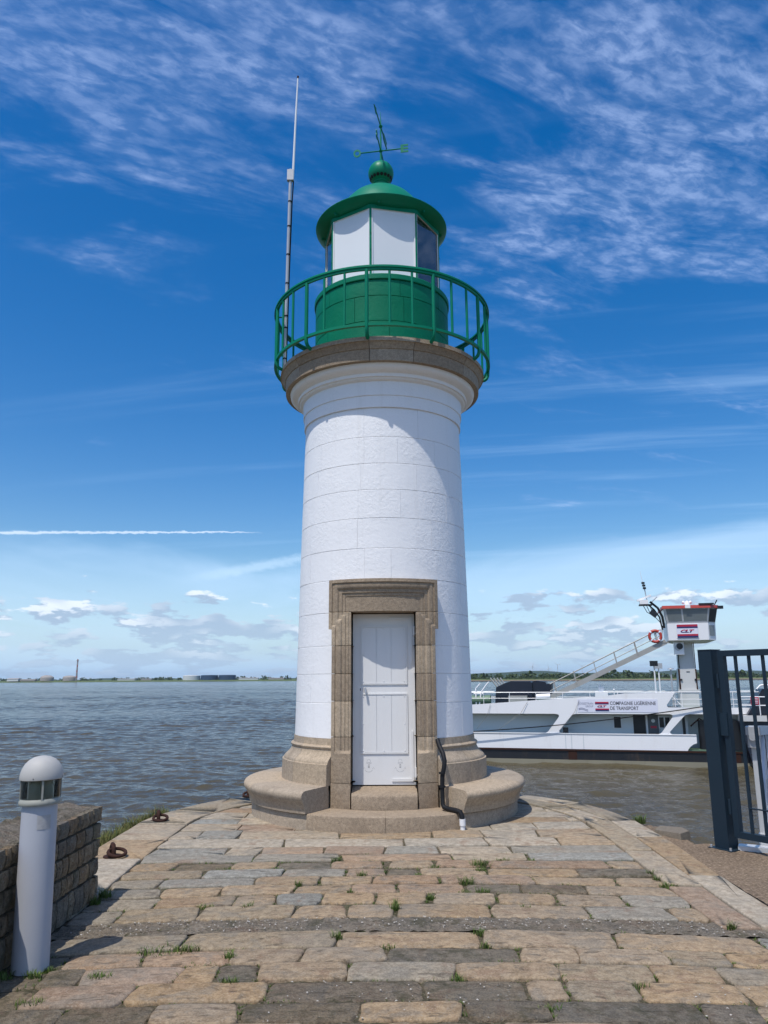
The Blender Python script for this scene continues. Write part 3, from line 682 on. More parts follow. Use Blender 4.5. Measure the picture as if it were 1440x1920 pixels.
js = [-CUT, 0.4, CUT, 68, 100, 145, 190, 235, 265, 298, 360 - CUT]
for i, (a0, a1) in enumerate(zip(js, js[1:])):
    top = 0.157 if i < 2 else 0.152; rr = 1.668 if i < 2 else 1.660
    pr = [(1.05, top), (rr - 0.016, top), (rr - 0.004, top - 0.006), (rr, top - 0.018), (rr + 0.002, -0.09), (1.05, -0.09)]
    MB().ring(pr, a0 + 0.07, a1 - 0.07, max(4, int((a1 - a0) / 3)), full=False).build('step' if i < 2 else 'stone', 'granite_brown' if i < 2 else 'granite_grey', plinth)
# threshold step under the door
mb = MB()
pts = []
for i in range(13):
    x = -0.372 + 0.744 * i / 12
    yf = -math.sqrt(1.245 ** 2 - x * x)
    pts.append([(x, yf + 0.004, 0.158), (x, yf - 0.002, 0.290), (x, yf + 0.010, 0.312), (x, yf + 0.035, 0.324), (x, -1.02, 0.345), (x, -0.86, 0.372), (x, -0.86, 0.158)])
vs = [p for r in pts for p in r]; m = 7; fs = []
for i in range(12):
    for q in range(m): fs.append((i * m + q, (i + 1) * m + q, (i + 1) * m + (q + 1) % m, i * m + (q + 1) % m))
fs += [tuple(range(m)), tuple(range(12 * m, 13 * m))[::-1]]
MB().add(vs, fs).build('threshold_step', 'granite_brown', LH)
# door surround: relief on a curved face, cut into separate stones
RS = 1.222; XO, XE, ZT, ZE, XI, ZL = 0.615, 0.655, 2.757, 2.165, 0.386, 2.372
STEPS = [(-1, 0.0), (0.040, 0.0), (0.044, -0.014), (0.052, -0.016), (0.075, -0.010), (0.105, -0.018), (0.118, -0.030), (0.122, -0.038), (0.162, -0.040), (0.166, -0.052), (0.200, -0.054), (0.204, -0.062), (9, -0.062)]
def relief(d):
    for (a, ha), (b, hb) in zip(STEPS, STEPS[1:]):
        if d <= b: return ha + (hb - ha) * (d - a) / (b - a)
    return STEPS[-1][1]
def din(x, z):
    ax = abs(x)
    if z > ZE: return min(ZT - z, XE - ax, max(z - ZE + 0.0, XO - ax))
    return XO - ax
def hs_(x, z):
    if z < 0.745: return 0.0
    h = relief(din(x, z))
    if z < 0.80: h *= max(0.0, min(1.0, (z - 0.755) / 0.03)) if abs(x) < XO - 0.045 else 1
    return h
def merge_lines(a, b, step, extra):
    s = set(round(v, 4) for v in frange(a, b, step)) | set(round(v, 4) for v in extra if a < v < b)
    out = []
    for v in sorted(s):
        if not out or v - out[-1] > 0.0025: out.append(v)
    return out
surround = empty('door_surround'); surround.parent = LH
edges = [0.038, 0.046, 0.052, 0.075, 0.104, 0.119, 0.124, 0.161, 0.168, 0.199, 0.206]
def relief_stone(x0, x1, z0, z1, mat, inner=None, name='stone', ear=False):
    xs = merge_lines(x0, x1, 0.03, [s * (w - e) for s in (-1, 1) for w in (XO, XE) for e in edges] + [-XO, XO])
    zs = merge_lines(z0, z1, 0.05, ([ZT - e for e in edges] + frange(2.05, 2.40, 0.012)) if z1 > 2.0 else [0.745, 0.755, 0.765, 0.775, 0.785, 0.80] if z0 < 0.8 < z1 else [])
    b = 0.005
    def P(x, z, back=0.0):
        ex = min(x - x0, x1 - x, z - z0, z1 - z)
        h = hs_(x, z) - (b if ex < 0.003 else 0.0) - back
        r = RS + h + 0.0015 * math.sin(x * 61 + z * 37)
        return (x, -math.sqrt(RS * RS - x * x) - (r - RS), z)
    nx = len(xs); vs = [P(x, z) for z in zs for x in xs]; fs = []
    for j in range(len(zs) - 1):
        for i in range(nx - 1):
            if ear and (zs[j] + zs[j + 1]) / 2 < ZE and abs((xs[i] + xs[i + 1]) / 2) > XO: continue
            fs.append((j * nx + i, j * nx + i + 1, (j + 1) * nx + i + 1, (j + 1) * nx + i))
    mb = MB().add(vs, fs)
    # give the shell its thickness: extrude the open border inwards
    me = bpy.data.meshes.new(name); me.from_pydata(mb.v, [], mb.f)
    bm = bmesh.new(); bm.from_mesh(me); bmesh.ops.delete(bm, geom=[v for v in bm.verts if not v.link_faces], context='VERTS')
    be = [e for e in bm.edges if e.is_boundary]
    r = bmesh.ops.extrude_edge_only(bm, edges=be)
    for v in [g for g in r['geom'] if isinstance(g, bmesh.types.BMVert)]:
        a = math.atan2(v.co.x, -v.co.y)
        if abs(abs(v.co.x) - XI) < 0.012 or (z0 > 2.3 and abs(v.co.z - ZL) < 0.004 and abs(v.co.x) < XI + 0.01):
            v.co.y = -0.84; v.co.x = math.copysign(XI, v.co.x) if abs(abs(v.co.x) - XI) < 0.012 else v.co.x
        else:
            k = 0.985 / math.hypot(v.co.x, v.co.y); v.co.x *= k; v.co.y *= k
    bmesh.ops.recalc_face_normals(bm, faces=bm.faces); bm.to_mesh(me); bm.free()
    me.polygons.foreach_set('use_smooth', [True] * len(me.polygons)); me.set_sharp_from_angle(angle=R_(30))
    me.materials.append(MAT[mat]); o = bpy.data.objects.new(name, me); link(o, surround); return o
relief_stone(-XE, XE, ZL, ZT, 'granite_brown', name='lintel')
JZ = [0.157, 0.430, 0.936, 1.338, 1.651, 1.975, ZL]
for s in (-1, 1):
    for i in range(6):
        z0, z1 = JZ[i] + (0.003 if i else 0), JZ[i + 1] - 0.003
        w = XE if i == 5 else XO
        a, b = (XI, w) if s > 0 else (-w, -XI)
        relief_stone(a, b, z0, z1, ('granite_brown', 'granite_brown', 'granite')[(i + (s > 0)) % 3] if i > 0 else 'granite_brown', name='jamb_stone', ear=(i == 5))
# dark mortar behind the jamb joints
for s in (-1, 1):
    vs = []
    MB().ring([(1.14, 0.16), (1.14, 2.40), (1.0, 2.40), (1.0, 0.16)], 23.6 if s > 0 else -30.5, 30.5 if s > 0 else -23.6, 4, full=False).build('mortar_core', 'wallmortar', surround)
# pocket behind the door
MB().box((-0.44, -0.80, 0.16), (0.44, -0.76, 2.45)).box((-0.46, -0.86, 2.374), (0.46, -0.76, 2.45)).build('door_pocket', 'dark', surround)
# the door leaf
DY = -0.88
def zrect(mb, x0, x1, z0, z1, y0, y1): return mb.box((x0, y0, z0), (x1, y1, z1))
door = zrect(MB(), -0.370, 0.372, 0.384, 2.360, DY, DY + 0.05).build('door', 'door_white', LH)
def frame_panel(x0, x1, z0, z1):
    mb = MB(); t = 0.014
    zrect(mb, x0, x1, z0, z0 + t, DY - 0.012, DY - 0.001); zrect(mb, x0, x1, z1 - t, z1, DY - 0.012, DY - 0.001)
    zrect(mb, x0, x0 + t, z0 + t, z1 - t, DY - 0.012, DY - 0.001); zrect(mb, x1 - t, x1, z0 + t, z1 - t, DY - 0.012, DY - 0.001)
    mb.build('panel_frame', 'door_white', door, None)
    for k in range(3):
        a = x0 + t + (x1 - x0 - 2 * t) * k / 3 + 0.0025; b = x0 + t + (x1 - x0 - 2 * t) * (k + 1) / 3 - 0.0025
        zrect(MB(), a, b, z0 + t + 0.002, z1 - t - 0.002, DY - 0.0065, DY - 0.0005).build('board', 'door_white', door, None)
frame_panel(-0.278, 0.282, 1.523, 2.214); frame_panel(-0.278, 0.282, 0.731, 1.419)
def rivets(pts):
    mb = MB()
    for x, z in pts:
        ring = [(x + 0.0085 * math.cos(k * 1.047), DY - 0.007, z + 0.0085 * math.sin(k * 1.047)) for k in range(6)]
        mb.add(ring + [(x, DY - 0.015, z)], [(i, (i + 1) % 6, 6) for i in range(6)])
    return mb
pts = [(x, z) for z in (1.56, 2.18, 1.385, 0.765) for x in (-0.245, 0.0, 0.245)] + [(-0.245, 1.07), (0.245, 1.07), (-0.245, 1.87), (0.245, 1.87)]
o = rivets(pts).build('rivets', 'door_white', door, 60); tag(o, kind='stuff')
for (zc, s) in ((2.154, -1), (0.52, 1)):            # strap hinges
    mb = MB()
    if s > 0:
        zrect(mb, 0.318, 0.346, 0.42, 0.985, DY - 0.011, DY - 0.001); zrect(mb, 0.09, 0.318, 0.42, 0.452, DY - 0.011, DY - 0.001)
    else:
        zrect(mb, 0.318, 0.346, 1.765, 2.318, DY - 0.011, DY - 0.001); zrect(mb, 0.07, 0.318, 2.286, 2.318, DY - 0.011, DY - 0.001)
    mb.tube([(0.366, DY - 0.016, zc - 0.055), (0.366, DY - 0.016, zc + 0.055)], 0.015, 8)
    mb.tube([(0.366, DY - 0.016, zc - 0.03), (0.392, DY - 0.016, zc - 0.03)], 0.008, 6)
    mb.build('hinge', 'door_white', door)
MB().tube([(-0.222, DY - 0.002, 1.478), (-0.222, DY - 0.05, 1.478), (-0.218, DY - 0.054, 1.43)], [0.012, 0.014, 0.016], 8).build('handle', 'galv', door)
MB().box((-0.284, DY - 0.003, 1.452), (-0.276, DY - 0.0005, 1.480)).build('keyhole', 'dark', door)
for cx in (-0.181, 0.187):                          # punched vent holes in the figure of a light tower over an anchor
    mb = MB(); P = []
    for k in range(11):
        a = R_(215 + 110 * k / 10); P.append((cx + 0.052 * math.cos(a), 0.578 + 0.052 * math.sin(a)))
    P += [(cx - 0.056, 0.575), (cx + 0.056, 0.575), (cx - 0.062, 0.563), (cx + 0.062, 0.563), (cx - 0.046, 0.566), (cx + 0.046, 0.566)]
    P += [(cx + d, z) for z in (0.632, 0.622) for d in (-0.024, -0.014, -0.004, 0.006, 0.016, 0.026)]
    P += [(cx + 0.02 * math.cos(R_(a)), 0.648 + 0.02 * math.sin(R_(a))) for a in range(0, 181, 36)]
    for x, z in P: mb.add([(x + 0.0025 * math.cos(k * 1.047), DY - 0.0008, z + 0.0025 * math.sin(k * 1.047)) for k in range(6)], [tuple(range(6))])
    for z in (0.605, 0.59, 0.575): zrect(mb, cx - 0.010, cx + 0.010, z - 0.0022, z + 0.0022, DY - 0.0009, DY - 0.0002)
    o = mb.build('vent_holes', 'dark', door, None); tag(o, kind='stuff')
# corbel and gallery slab
MB().ring([(1.068, 4.945), (1.086, 4.948), (1.090, 5.098), (1.102, 5.104), (1.107, 5.282), (1.116, 5.290), (1.138, 5.296), (1.150, 5.306), (1.156, 5.322), (1.178, 5.326), (1.184, 5.366), (1.198, 5.372), (1.232, 5.384), (1.262, 5.402), (1.284, 5.426), (1.292, 5.462), (0.9, 5.462), (0.9, 4.945)], -180, 180, 96).build('corbel', 'white', LH, 30)
slab = MB().ring([(1.30, 5.74), (1.30, 5.47), (0.5, 5.47), (0.5, 5.74)], -180, 180, 72).build('gallery_slab', 'granite_brown', LH)
SL = [(0.88, 5.756), (1.405, 5.760), (1.428, 5.750), (1.432, 5.694), (1.415, 5.690), (1.400, 5.668), (1.380, 5.640), (1.371, 5.616), (1.360, 5.612), (1.352, 5.464), (0.88, 5.464)]
js = [-168, -130, -92, -53, -6.5, 17, 52, 95, 140, 192]
for i, (a0, a1) in enumerate(zip(js, js[1:])):
    MB().ring(SL, a0 + 0.14, a1 - 0.14, max(6, int((a1 - a0) / 3)), full=False).build('stone', 'granite_brown' if i % 2 else 'granite_grey', slab)
# green drum
drum = MB().ring([(0.945, 5.757), (0.945, 6.79), (0.5, 6.79), (0.5, 5.757)], -180, 180, 72).build('lantern_drum', 'green_masonry', LH)
dz = [5.757, 6.193, 6.553, 6.786]; jd = [[-50, 6, 62, 118, 174, 230], [-22, 18, 66, 120, 180, 240, 290], [-48, 15, 55, 110, 170, 220, 265]]
for i in range(3):
    jj = jd[i] + [jd[i][0] + 360]
    for a0, a1 in zip(jj, jj[1:]):
        z0, z1 = dz[i], dz[i + 1]; r = 0.953
        MB().ring([(r - 0.04, z0 + 0.002), (r - 0.005, z0 + 0.002), (r, z0 + 0.007), (r, z1 - 0.007), (r - 0.005, z1 - 0.002), (r - 0.04, z1 - 0.002)], a0 + 0.18, a1 - 0.18, max(4, int((a1 - a0) / 5)), full=False).build('block', 'green_masonry', drum)
MB().ring([(0.70, 6.875), (0.962, 6.868), (0.972, 6.858), (0.972, 6.796), (0.964, 6.787), (0.70, 6.787)], -180, 180, 80).build('coping', 'green_masonry', drum)
# lantern: octagonal glazing
LR, L0, L1 = 0.835, 6.872, 7.985
va = [-100 + 45 * k for k in range(8)]
def vp(k, z, r=LR): a = R_(va[k % 8]); return Vector((r * math.sin(a), -r * math.cos(a), z))
lan = empty('lantern'); lan.parent = LH
for k in range(8):
    MB().bar(vp(k, L0 + 0.02), vp(k + 1, L0 + 0.02), 0.035, 0.04).build('sill_bar', 'green', lan, None)
    MB().bar(vp(k, L1 - 0.03), vp(k + 1, L1 - 0.03), 0.04, 0.06).build('head_bar', 'green', lan, None)
for k in range(8):
    MB().tube([vp(k, L0), vp(k, L1)], 0.019, 6).build('mullion', 'green', lan)
    mb = MB()
    for z in (7.05, 7.3, 7.55, 7.8):
        p = vp(k, z, LR + 0.018); mb.sphere(p, 0.010, 6, 4)
    o = mb.build('mullion_bolts', 'green', lan); tag(o, kind='stuff')
    a, b = vp(k, L0 + 0.03, LR - 0.006), vp(k + 1, L1 - 0.05, LR - 0.006)
    t = (vp(k + 1, 0) - vp(k, 0)).normalized() * 0.018
    q = [vp(k, L0 + 0.035) + t, vp(k + 1, L0 + 0.035) - t, vp(k + 1, L1 - 0.055) - t, vp(k, L1 - 0.055) + t]
    nrm = Vector((q[0].x + q[1].x, q[0].y + q[1].y, 0)).normalized() * -0.006
    MB().add([tuple(p) for p in q] + [tuple(p + nrm) for p in q], [(0, 1, 2, 3), (7, 6, 5, 4), (0, 4, 5, 1), (1, 5, 6, 2), (2, 6, 7, 3), (3, 7, 4, 0)]).build('pane', 'lamp_white' if k in (1, 2) else 'glass', lan, None)
    if True:             # white glazing bead round each pane
        mb = MB(); o2 = nrm * -1.0
        for i in range(4): mb.bar(q[i] + o2, q[(i + 1) % 4] + o2, 0.016, 0.016)
        mb.build('glazing_bead', 'white_plastic', lan, None)
MB().ring([(0.0, 6.90), (0.80, 6.90), (0.80, 6.876), (0.0, 6.876)], n=32, closed_prof=False).build('lantern_floor', 'door_white', lan)
MB().ring([(0.0, 7.962), (0.77, 7.962), (0.77, 7.968), (0.0, 7.968)], n=32, closed_prof=False).build('lantern_ceiling', 'door_white', lan)
mb = MB(); mb.ring([(0.20, 6.90), (0.20, 7.10), (0.12, 7.14), (0.12, 7.25), (0.20, 7.30), (0.22, 7.50), (0.18, 7.68), (0.05, 7.74)], n=24, closed_prof=False)
mb.build('lens', 'glass', lan); MB().tube([(0, 0, 6.9), (0, 0, 7.16)], 0.10, 12).build('lamp_stand', 'white_plastic', lan)
# roof
roof = MB().ring([(0.0, 7.97), (0.78, 7.97), (0.84, 7.985), (0.90, 8.010), (0.945, 8.040), (0.966, 8.056), (0.969, 8.066), (0.962, 8.074), (0.925, 8.082), (0.84, 8.10), (0.74, 8.145), (0.685, 8.20), (0.65, 8.27), (0.61, 8.36), (0.545, 8.475), (0.46, 8.575), (0.36, 8.655), (0.25, 8.715), (0.14, 8.745), (0.0, 8.752)], n=64, closed_prof=False).build('roof', 'green', LH, 32)
MB().ring([(0.13, 8.742), (0.132, 8.765), (0.118, 8.785), (0.098, 8.80), (0.092, 8.84), (0.10, 8.875), (0.115, 8.885), (0.115, 8.90)], n=32, closed_prof=False).build('ventilator_neck', 'green', roof)
MB().sphere((0, 0, 9.055), 0.192, 40, 24).build('ventilator_ball', 'green', roof, 60)
for k in range(18):
    a = R_(20 * k + 4); e = R_(-34); c = Vector((math.sin(a) * math.cos(e), -math.cos(a) * math.cos(e), math.sin(e)))
    u = Vector((math.cos(a), math.sin(a), 0)); w = c.cross(u)
    MB().add([tuple(Vector((0, 0, 9.055)) + c * 0.1935 + (u * math.cos(q * 0.7854) + w * math.sin(q * 0.7854)) * 0.026) for q in range(8)], [tuple(range(8))]).build('vent_hole', 'dark', roof, None)
for k in range(8):
    a = R_(va[k] + 8); p = Vector((0.86 * math.sin(a), -0.86 * math.cos(a), 7.995))
    MB().box((-0.012, -0.03, -0.02), (0.012, 0.03, 0.02), Matrix.Translation(p) @ Matrix.Rotation(a, 4, 'Z')).build('gutter_bracket', 'green', roof, None)
# weather vane
vane = MB().tube([(0, 0, 9.23), (0, 0, 9.47), (0, 0, 9.88), (0, 0, 10.14)], [0.017, 0.013, 0.011, 0.002], 8).build('weather_vane', 'green', LH)
MB().sphere((0, 0, 9.452), 0.030, 10, 8).build('boss', 'green', vane); MB().sphere((0, 0, 9.881), 0.030, 10, 8).build('boss', 'green', vane)
rho = R_(-9.0)
for ang, ch in ((0, 'E'), (90, 'N'), (180, 'O'), (270, 'S')):
    d = Vector((math.cos(R_(ang) + rho), math.sin(R_(ang) + rho), 0)); c = Vector((0, 0, 9.452))
    MB().tube([c + d * 0.02, c + d * 0.31], 0.0095, 6).build('arm', 'green', vane)
    ex = d if ang in (0, 90) else -d
    pos = c + d * (0.305 if ang in (0, 90) else 0.425) + Vector((0, 0, -0.068))
    M = Matrix(((ex.x, 0, ex.y, pos.x), (ex.y, 0, -ex.x, pos.y), (0, 1, 0, pos.z), (0, 0, 0, 1)))
    put_text('letter', ch, 0.12, M, 'green', vane, width=0.118, height=0.136, bold=0.0045, extrude=0.005)
d = Vector((-0.20, -0.98, 0)).normalized(); u = Vector((0, 0, 1)); c = Vector((0, 0, 9.881))
mb = MB().tube([c - d * 0.30, c + d * 0.36], 0.009, 6)
w = d.cross(u) * 0.006
for poly in ([d * 0.33 + u * 0.05, d * 0.48, d * 0.33 - u * 0.05], [d * -0.16 + u * 0.01, d * -0.24 + u * 0.065, d * -0.50 + u * 0.06, d * -0.42, d * -0.50 - u * 0.06, d * -0.24 - u * 0.065, d * -0.16 - u * 0.01]):
    n = len(poly); mb.add([tuple(c + p + w) for p in poly] + [tuple(c + p - w) for p in poly], [tuple(range(n)), tuple(range(n, 2 * n))[::-1]] + [(i, (i + 1) % n, n + (i + 1) % n, n + i) for i in range(n)])
mb.build('wind_arrow', 'green', vane, None)
# gallery railing
rail = MB().ring([(1.497, 6.602), (1.497, 6.634), (1.482, 6.636), (1.482, 6.660), (1.490, 6.668), (1.532, 6.668), (1.540, 6.660), (1.540, 6.636), (1.527, 6.634), (1.527, 6.602)], -180, 180, 96).build('railing', 'green', LH)
MB().ring([(1.486, 5.850), (1.486, 5.884), (1.526, 5.884), (1.526, 5.850)], -180, 180, 96).build('lower_rail', 'green', rail)
me_bar = None
for k in range(33):
    a = -7.0 + 360.0 / 33 * k; ar = R_(a)
    if k % 3 == 0:
        mb = MB(); P = [(1.513, 6.615), (1.513, 5.86), (1.508, 5.80), (1.490, 5.762), (1.460, 5.738), (1.425, 5.728)]
        mb.tube([(0, -r, z) for r, z in P], 0.024, 8)
        o = mb.build('rail_post', 'green', rail, 50)
    else:
        if me_bar is None:
            o = MB().tube([(0, -1.508, 6.615), (0, -1.508, 5.875)], 0.0165, 8).build('baluster', 'green', rail, 50); me_bar = o.data
        else:
            o = bpy.data.objects.new('baluster', me_bar); link(o, rail)
    o.rotation_euler = (0, 0, ar)
# antenna clamped to the gallery rail
an = empty('radio_antenna', (-1.365, 9.97, 5.76)); tag(an, 'tall thin grey radio antenna mast clamped inside the green gallery rail', 'antenna')
MB().tube([(0, 0, -0.0), (0.012, 0, 1.5), (0.028, 0, 3.14)], 0.023, 8).build('mast', 'galv', an)
MB().tube([(0.062, 0, 3.02), (0.085, 0, 4.0), (0.105, 0, 4.70)], [0.017, 0.014, 0.010], 8).build('whip', 'white_plastic', an)
MB().tube([(0.105, 0, 4.70), (0.106, 0, 4.735)], 0.014, 8).build('tip_cap', 'rust', an)
MB().box((-0.02, -0.035, 2.95), (0.075, 0.03, 3.12)).build('clamp', 'galv', an)
MB().tube([(0.07, 0.01, 2.95), (0.055, 0.02, 2.6), (0.036, 0.028, 1.5), (0.028, 0.028, 0.7), (0.02, 0.028, 0.0)], 0.010, 6).build('cable', 'black_plastic', an)
for z in (0.16, 0.62, 0.8, 1.3, 1.75, 2.2, 2.6):
    MB().tube([(0.010 * z, 0, z), (0.010 * z, 0, z + 0.02)], 0.028, 8).build('cable_tie', 'black_plastic', an)
for z in (0.22, 0.80):
    MB().tube([(0.02, 0.0, z), (-0.10, 0.02, z)], 0.010, 6).build('rail_clamp', 'green', an)
# black conduit running down beside the right jamb
cd_ = empty('conduit', (0.66, 8.8, 0)); tag(cd_, 'black cable conduit running down beside the right door jamb and over the step', 'conduit')
def rel(ps, o=(0.66, 8.8, 0)): return [(p[0] - o[0], p[1] - o[1], p[2] - o[2]) for p in ps]
MB().tube(rel([(0.600, 9.22, 0.90), (0.615, 9.17, 0.84), (0.650, 9.08, 0.76), (0.665, 9.045, 0.68), (0.652, 9.035, 0.60), (0.634, 9.035, 0.52), (0.630, 9.03, 0.36), (0.632, 9.03, 0.225), (0.645, 9.01, 0.195), (0.68, 8.97, 0.188), (0.77, 8.845, 0.186), (0.805, 8.795, 0.180), (0.818, 8.783, 0.145), (0.822, 8.778, 0.105)]), 0.026, 10).build('black_pipe', 'black_plastic', cd_)
MB().tube(rel([(0.822, 8.778, 0.112), (0.823, 8.777, 0.045)]), 0.034, 10).tube(rel([(0.823, 8.777, 0.045), (0.824, 8.776, -0.03)]), 0.027, 10).build('white_end_pipe', 'white_plastic', cd_)
for z in (0.40, 0.545): MB().tube(rel([(0.631, 9.033, z), (0.631, 9.033, z + 0.02)]), 0.037, 10).build('pipe_clip', 'black_plastic', cd_)

# ------------------------------------------------------------------ left wall
wl = empty('stone_wall', (-2.22, 6.38, 0)); tag(wl, 'low rubble stone wall with mortar cap behind the bollard light', 'wall')
WX0, WX1, WH = -0.46, 0.0, 0.64      # local: face at x=0, runs towards -Y
mb = MB(); xs = frange(WX0 + 0.015, WX1 - 0.03, 0.04); ys = frange(-9.0, -0.03, 0.06); n = len(xs)
vs = [(x, y, WH + 0.012 * math.sin(x * 17 + y * 5) + random.uniform(-0.014, 0.014) - (0.03 if i in (0, n - 1) else 0)) for y in ys for i, x in enumerate(xs)]
fs = [(j * n + i, j * n + i + 1, (j + 1) * n + i + 1, (j + 1) * n + i) for j in range(len(ys) - 1) for i in range(n - 1)]
mb.add(vs, fs)
o = mb.build('mortar_cap', 'rubble', wl); o.color = (0.27, 0.235, 0.185, 1)
MB().box((WX0 + 0.02, -9.0, -0.2), (WX1 - 0.028, -0.028, WH - 0.03)).build('mortar_core', 'wallmortar', wl)
WCOL = [(0.38, 0.30, 0.205), (0.46, 0.335, 0.20), (0.32, 0.27, 0.195), (0.28, 0.25, 0.20), (0.40, 0.29, 0.18)]
def wall_stone(origin, ux, w, h, out, d=0.05):
    # lumpy face block: origin lower corner, ux unit along the face, out unit outward
    ux, out = Vector(ux), Vector(out); o0 = Vector(origin); g = 0.008
    N = 4; pts = []
    for j in range(N):
        for i in range(N):
            a, b = i / (N - 1), j / (N - 1)
            e = (i in (0, N - 1)) + (j in (0, N - 1))
            ja, jb = (random.uniform(-0.03, 0.03), random.uniform(-0.05, 0.05)) if e else (random.uniform(-.08, .08), random.uniform(-.08, .08))
            ox = (random.uniform(-0.004, 0.014) if e == 0 else (-0.004 if e == 1 else -0.012)) + 0.004 * random.random()
            pts.append(o0 + ux * (g + (w - 2 * g) * min(1.02, max(-0.02, a + ja * (1 if e else 1)))) + Vector((0, 0, g + (h - 2 * g) * min(1, max(0, b + jb)))) + out * ox)
    rim = [0, 1, 2, 3, 7, 11, 15, 14, 13, 12, 8, 4]
    vs = pts + [pts[k] - out * d for k in rim]
    fs = [(j * N + i, j * N + i + 1, (j + 1) * N + i + 1, (j + 1) * N + i) for j in range(N - 1) for i in range(N - 1)]
    m = len(rim); fs += [(rim[i], 16 + i, 16 + (i + 1) % m, rim[(i + 1) % m]) for i in range(m)]
    o = MB().add(vs, fs).build('wall_block', 'wallstone', wl, 50)
    c = random.choice(WCOL); j = random.uniform(0.8, 1.15); o.color = (c[0] * j, c[1] * j, c[2] * j, 1)
hs2 = [0.0, 0.14, 0.265, 0.40, 0.52, WH]
for r in range(5):
    y = -0.0 - (0.0 if r % 2 else 0.03)
    z0, z1 = hs2[r] - (0.05 if r == 0 else 0), hs2[r + 1]
    while y > -3.4:
        w = random.uniform(0.075, 0.19); wall_stone((WX1, y - w, z0), (0, 1, 0), w, z1 - z0, (1, 0, 0)); y -= w
    x = WX1 + random.uniform(-0.0, 0.01)
    while x > WX0 + 0.05:
        w = min(random.uniform(0.14, 0.26), x - WX0); wall_stone((x - w, 0.0, z0), (1, 0, 0), w, z1 - z0, (0, 1, 0)) ; x -= w

# ------------------------------------------------------------------ bollard light
bl = empty('bollard_light', (-2.075, 4.93, -0.045)); tag(bl, 'grey white bollard light with domed top beside the stone wall', 'bollard light')
bl.rotation_euler = (0, R_(-1.4), 0); bl.scale = (0.93, 0.93, 0.985)
MB().ring([(0.0, 0.935), (0.107, 0.935), (0.1085, 0.925), (0.111, 0.0)], n=40, closed_prof=False).build('post', 'bollard', bl)
MB().ring([(0.10, 0.930), (0.128, 0.928), (0.131, 0.936), (0.129, 0.948), (0.122, 0.958), (0.106, 0.985), (0.088, 1.018), (0.062, 1.045), (0.050, 1.075)], n=40, closed_prof=False).build('lower_louvre', 'louvre', bl)
MB().ring([(0.055, 0.97), (0.055, 1.08)], n=20, closed_prof=False).build('lamp_core', 'louvre', bl)
MB().ring([(0.120, 0.955), (0.120, 1.078), (0.117, 1.078), (0.117, 0.955)], n=40).build('clear_cover', 'cover', bl)
for k in range(4):
    a = R_(28 + 90 * k); M = Matrix.Rotation(a, 4, 'Z')
    MB().box((-0.006, -0.125, 0.948), (0.006, -0.055, 1.078), M).build('fin', 'louvre', bl, None)
MB().ring([(0.0, 1.070), (0.125, 1.070), (0.1335, 1.074), (0.1345, 1.084), (0.131, 1.110), (0.121, 1.139), (0.104, 1.166), (0.080, 1.188), (0.050, 1.203), (0.020, 1.209), (0.0, 1.210)], n=40, closed_prof=False).build('dome', 'bollard_dome', bl)
for k in range(4):
    a = R_(2 + 90 * k); MB().sphere((0.133 * math.sin(a), -0.133 * math.cos(a), 1.084), 0.004, 6, 4).build('screw', 'dark', bl)
mb = MB(); mb.ring([(0.1105, 0.79), (0.1103, 0.87)], 18, 62, 8, closed_prof=False); mb.build('sticker', 'sticker', bl)

# ------------------------------------------------------------------ mooring rings
def mooring_ring(x, y, label, rz=0.0, tilt=0.0, lift=0.04):
    t = empty('mooring_ring', (x, y, 0.006 + crown(x, y)), rz); tag(t, label, 'mooring ring', 'rusty mooring rings on the left kerb')
    mb = MB(); P = []
    for k in range(20):
        a = 2 * math.pi * k / 20; P.append((0.078 * math.cos(a) + 0.02, -0.052 + 0.078 * math.sin(a), 0.020 + lift * 0.5 * (1 + math.sin(a))))
    mb.tube(P + [P[0]], 0.016, 8, caps=False); mb.build('ring', 'rust', t, 60)
    mb = MB(); P = [(-0.0, -0.02, -0.02), (-0.0, -0.02, 0.05), (0.0, 0.0, 0.095), (0.0, 0.035, 0.10), (0.0, 0.06, 0.07), (0.0, 0.06, -0.02)]
    mb.tube(P, 0.021, 8); mb.build('eye', 'rust', t, 60)
    MB().ring([(0.0, 0.012), (0.085, 0.008), (0.09, -0.005)], n=16, closed_prof=False).build('rust_plate', 'rust', t)
mooring_ring(-2.62, 9.40, 'rusty mooring ring on the kerb beside the bank grass', 0.3)
mooring_ring(-2.54, 7.66, 'rusty mooring ring partly hidden behind the end of the stone wall', 0.6)
mooring_ring(-1.90, 11.22, 'rusty mooring ring half hidden behind the left end of the ring bench', 0.0)

# ------------------------------------------------------------------ weeds
def blades(mb, x, y, z, n, h, spread, lean=1.3, wid=0.0022):
    for _ in range(int(n * 1.5)):
        a = random.uniform(0, 6.283); rr = spread * math.sqrt(random.random()); bx, by = x + rr * math.cos(a), y + min(rr * 0.5, 0.022 if spread < 0.15 and h < 0.03 else 9) * math.sin(a)
        hh = h * random.uniform(0.4, 1.1); d = random.uniform(0, 6.283); l = hh * random.uniform(0.15, lean)
        dx, dy = math.cos(d), math.sin(d); w = wid * random.uniform(0.7, 1.4)
        px, py = -dy * w, dx * w
        m = (bx + dx * l * 0.4, by + dy * l * 0.4, z + hh * 0.6); t = (bx + dx * l, by + dy * l, z + hh)
        mb.add([(bx - px, by - py, z - 0.01), (bx + px, by + py, z - 0.01), (m[0] + px * 0.8, m[1] + py * 0.8, m[2]), (m[0] - px * 0.8, m[1] - py * 0.8, m[2]), t], [(0, 1, 2, 3), (3, 2, 4)])
mb = MB()
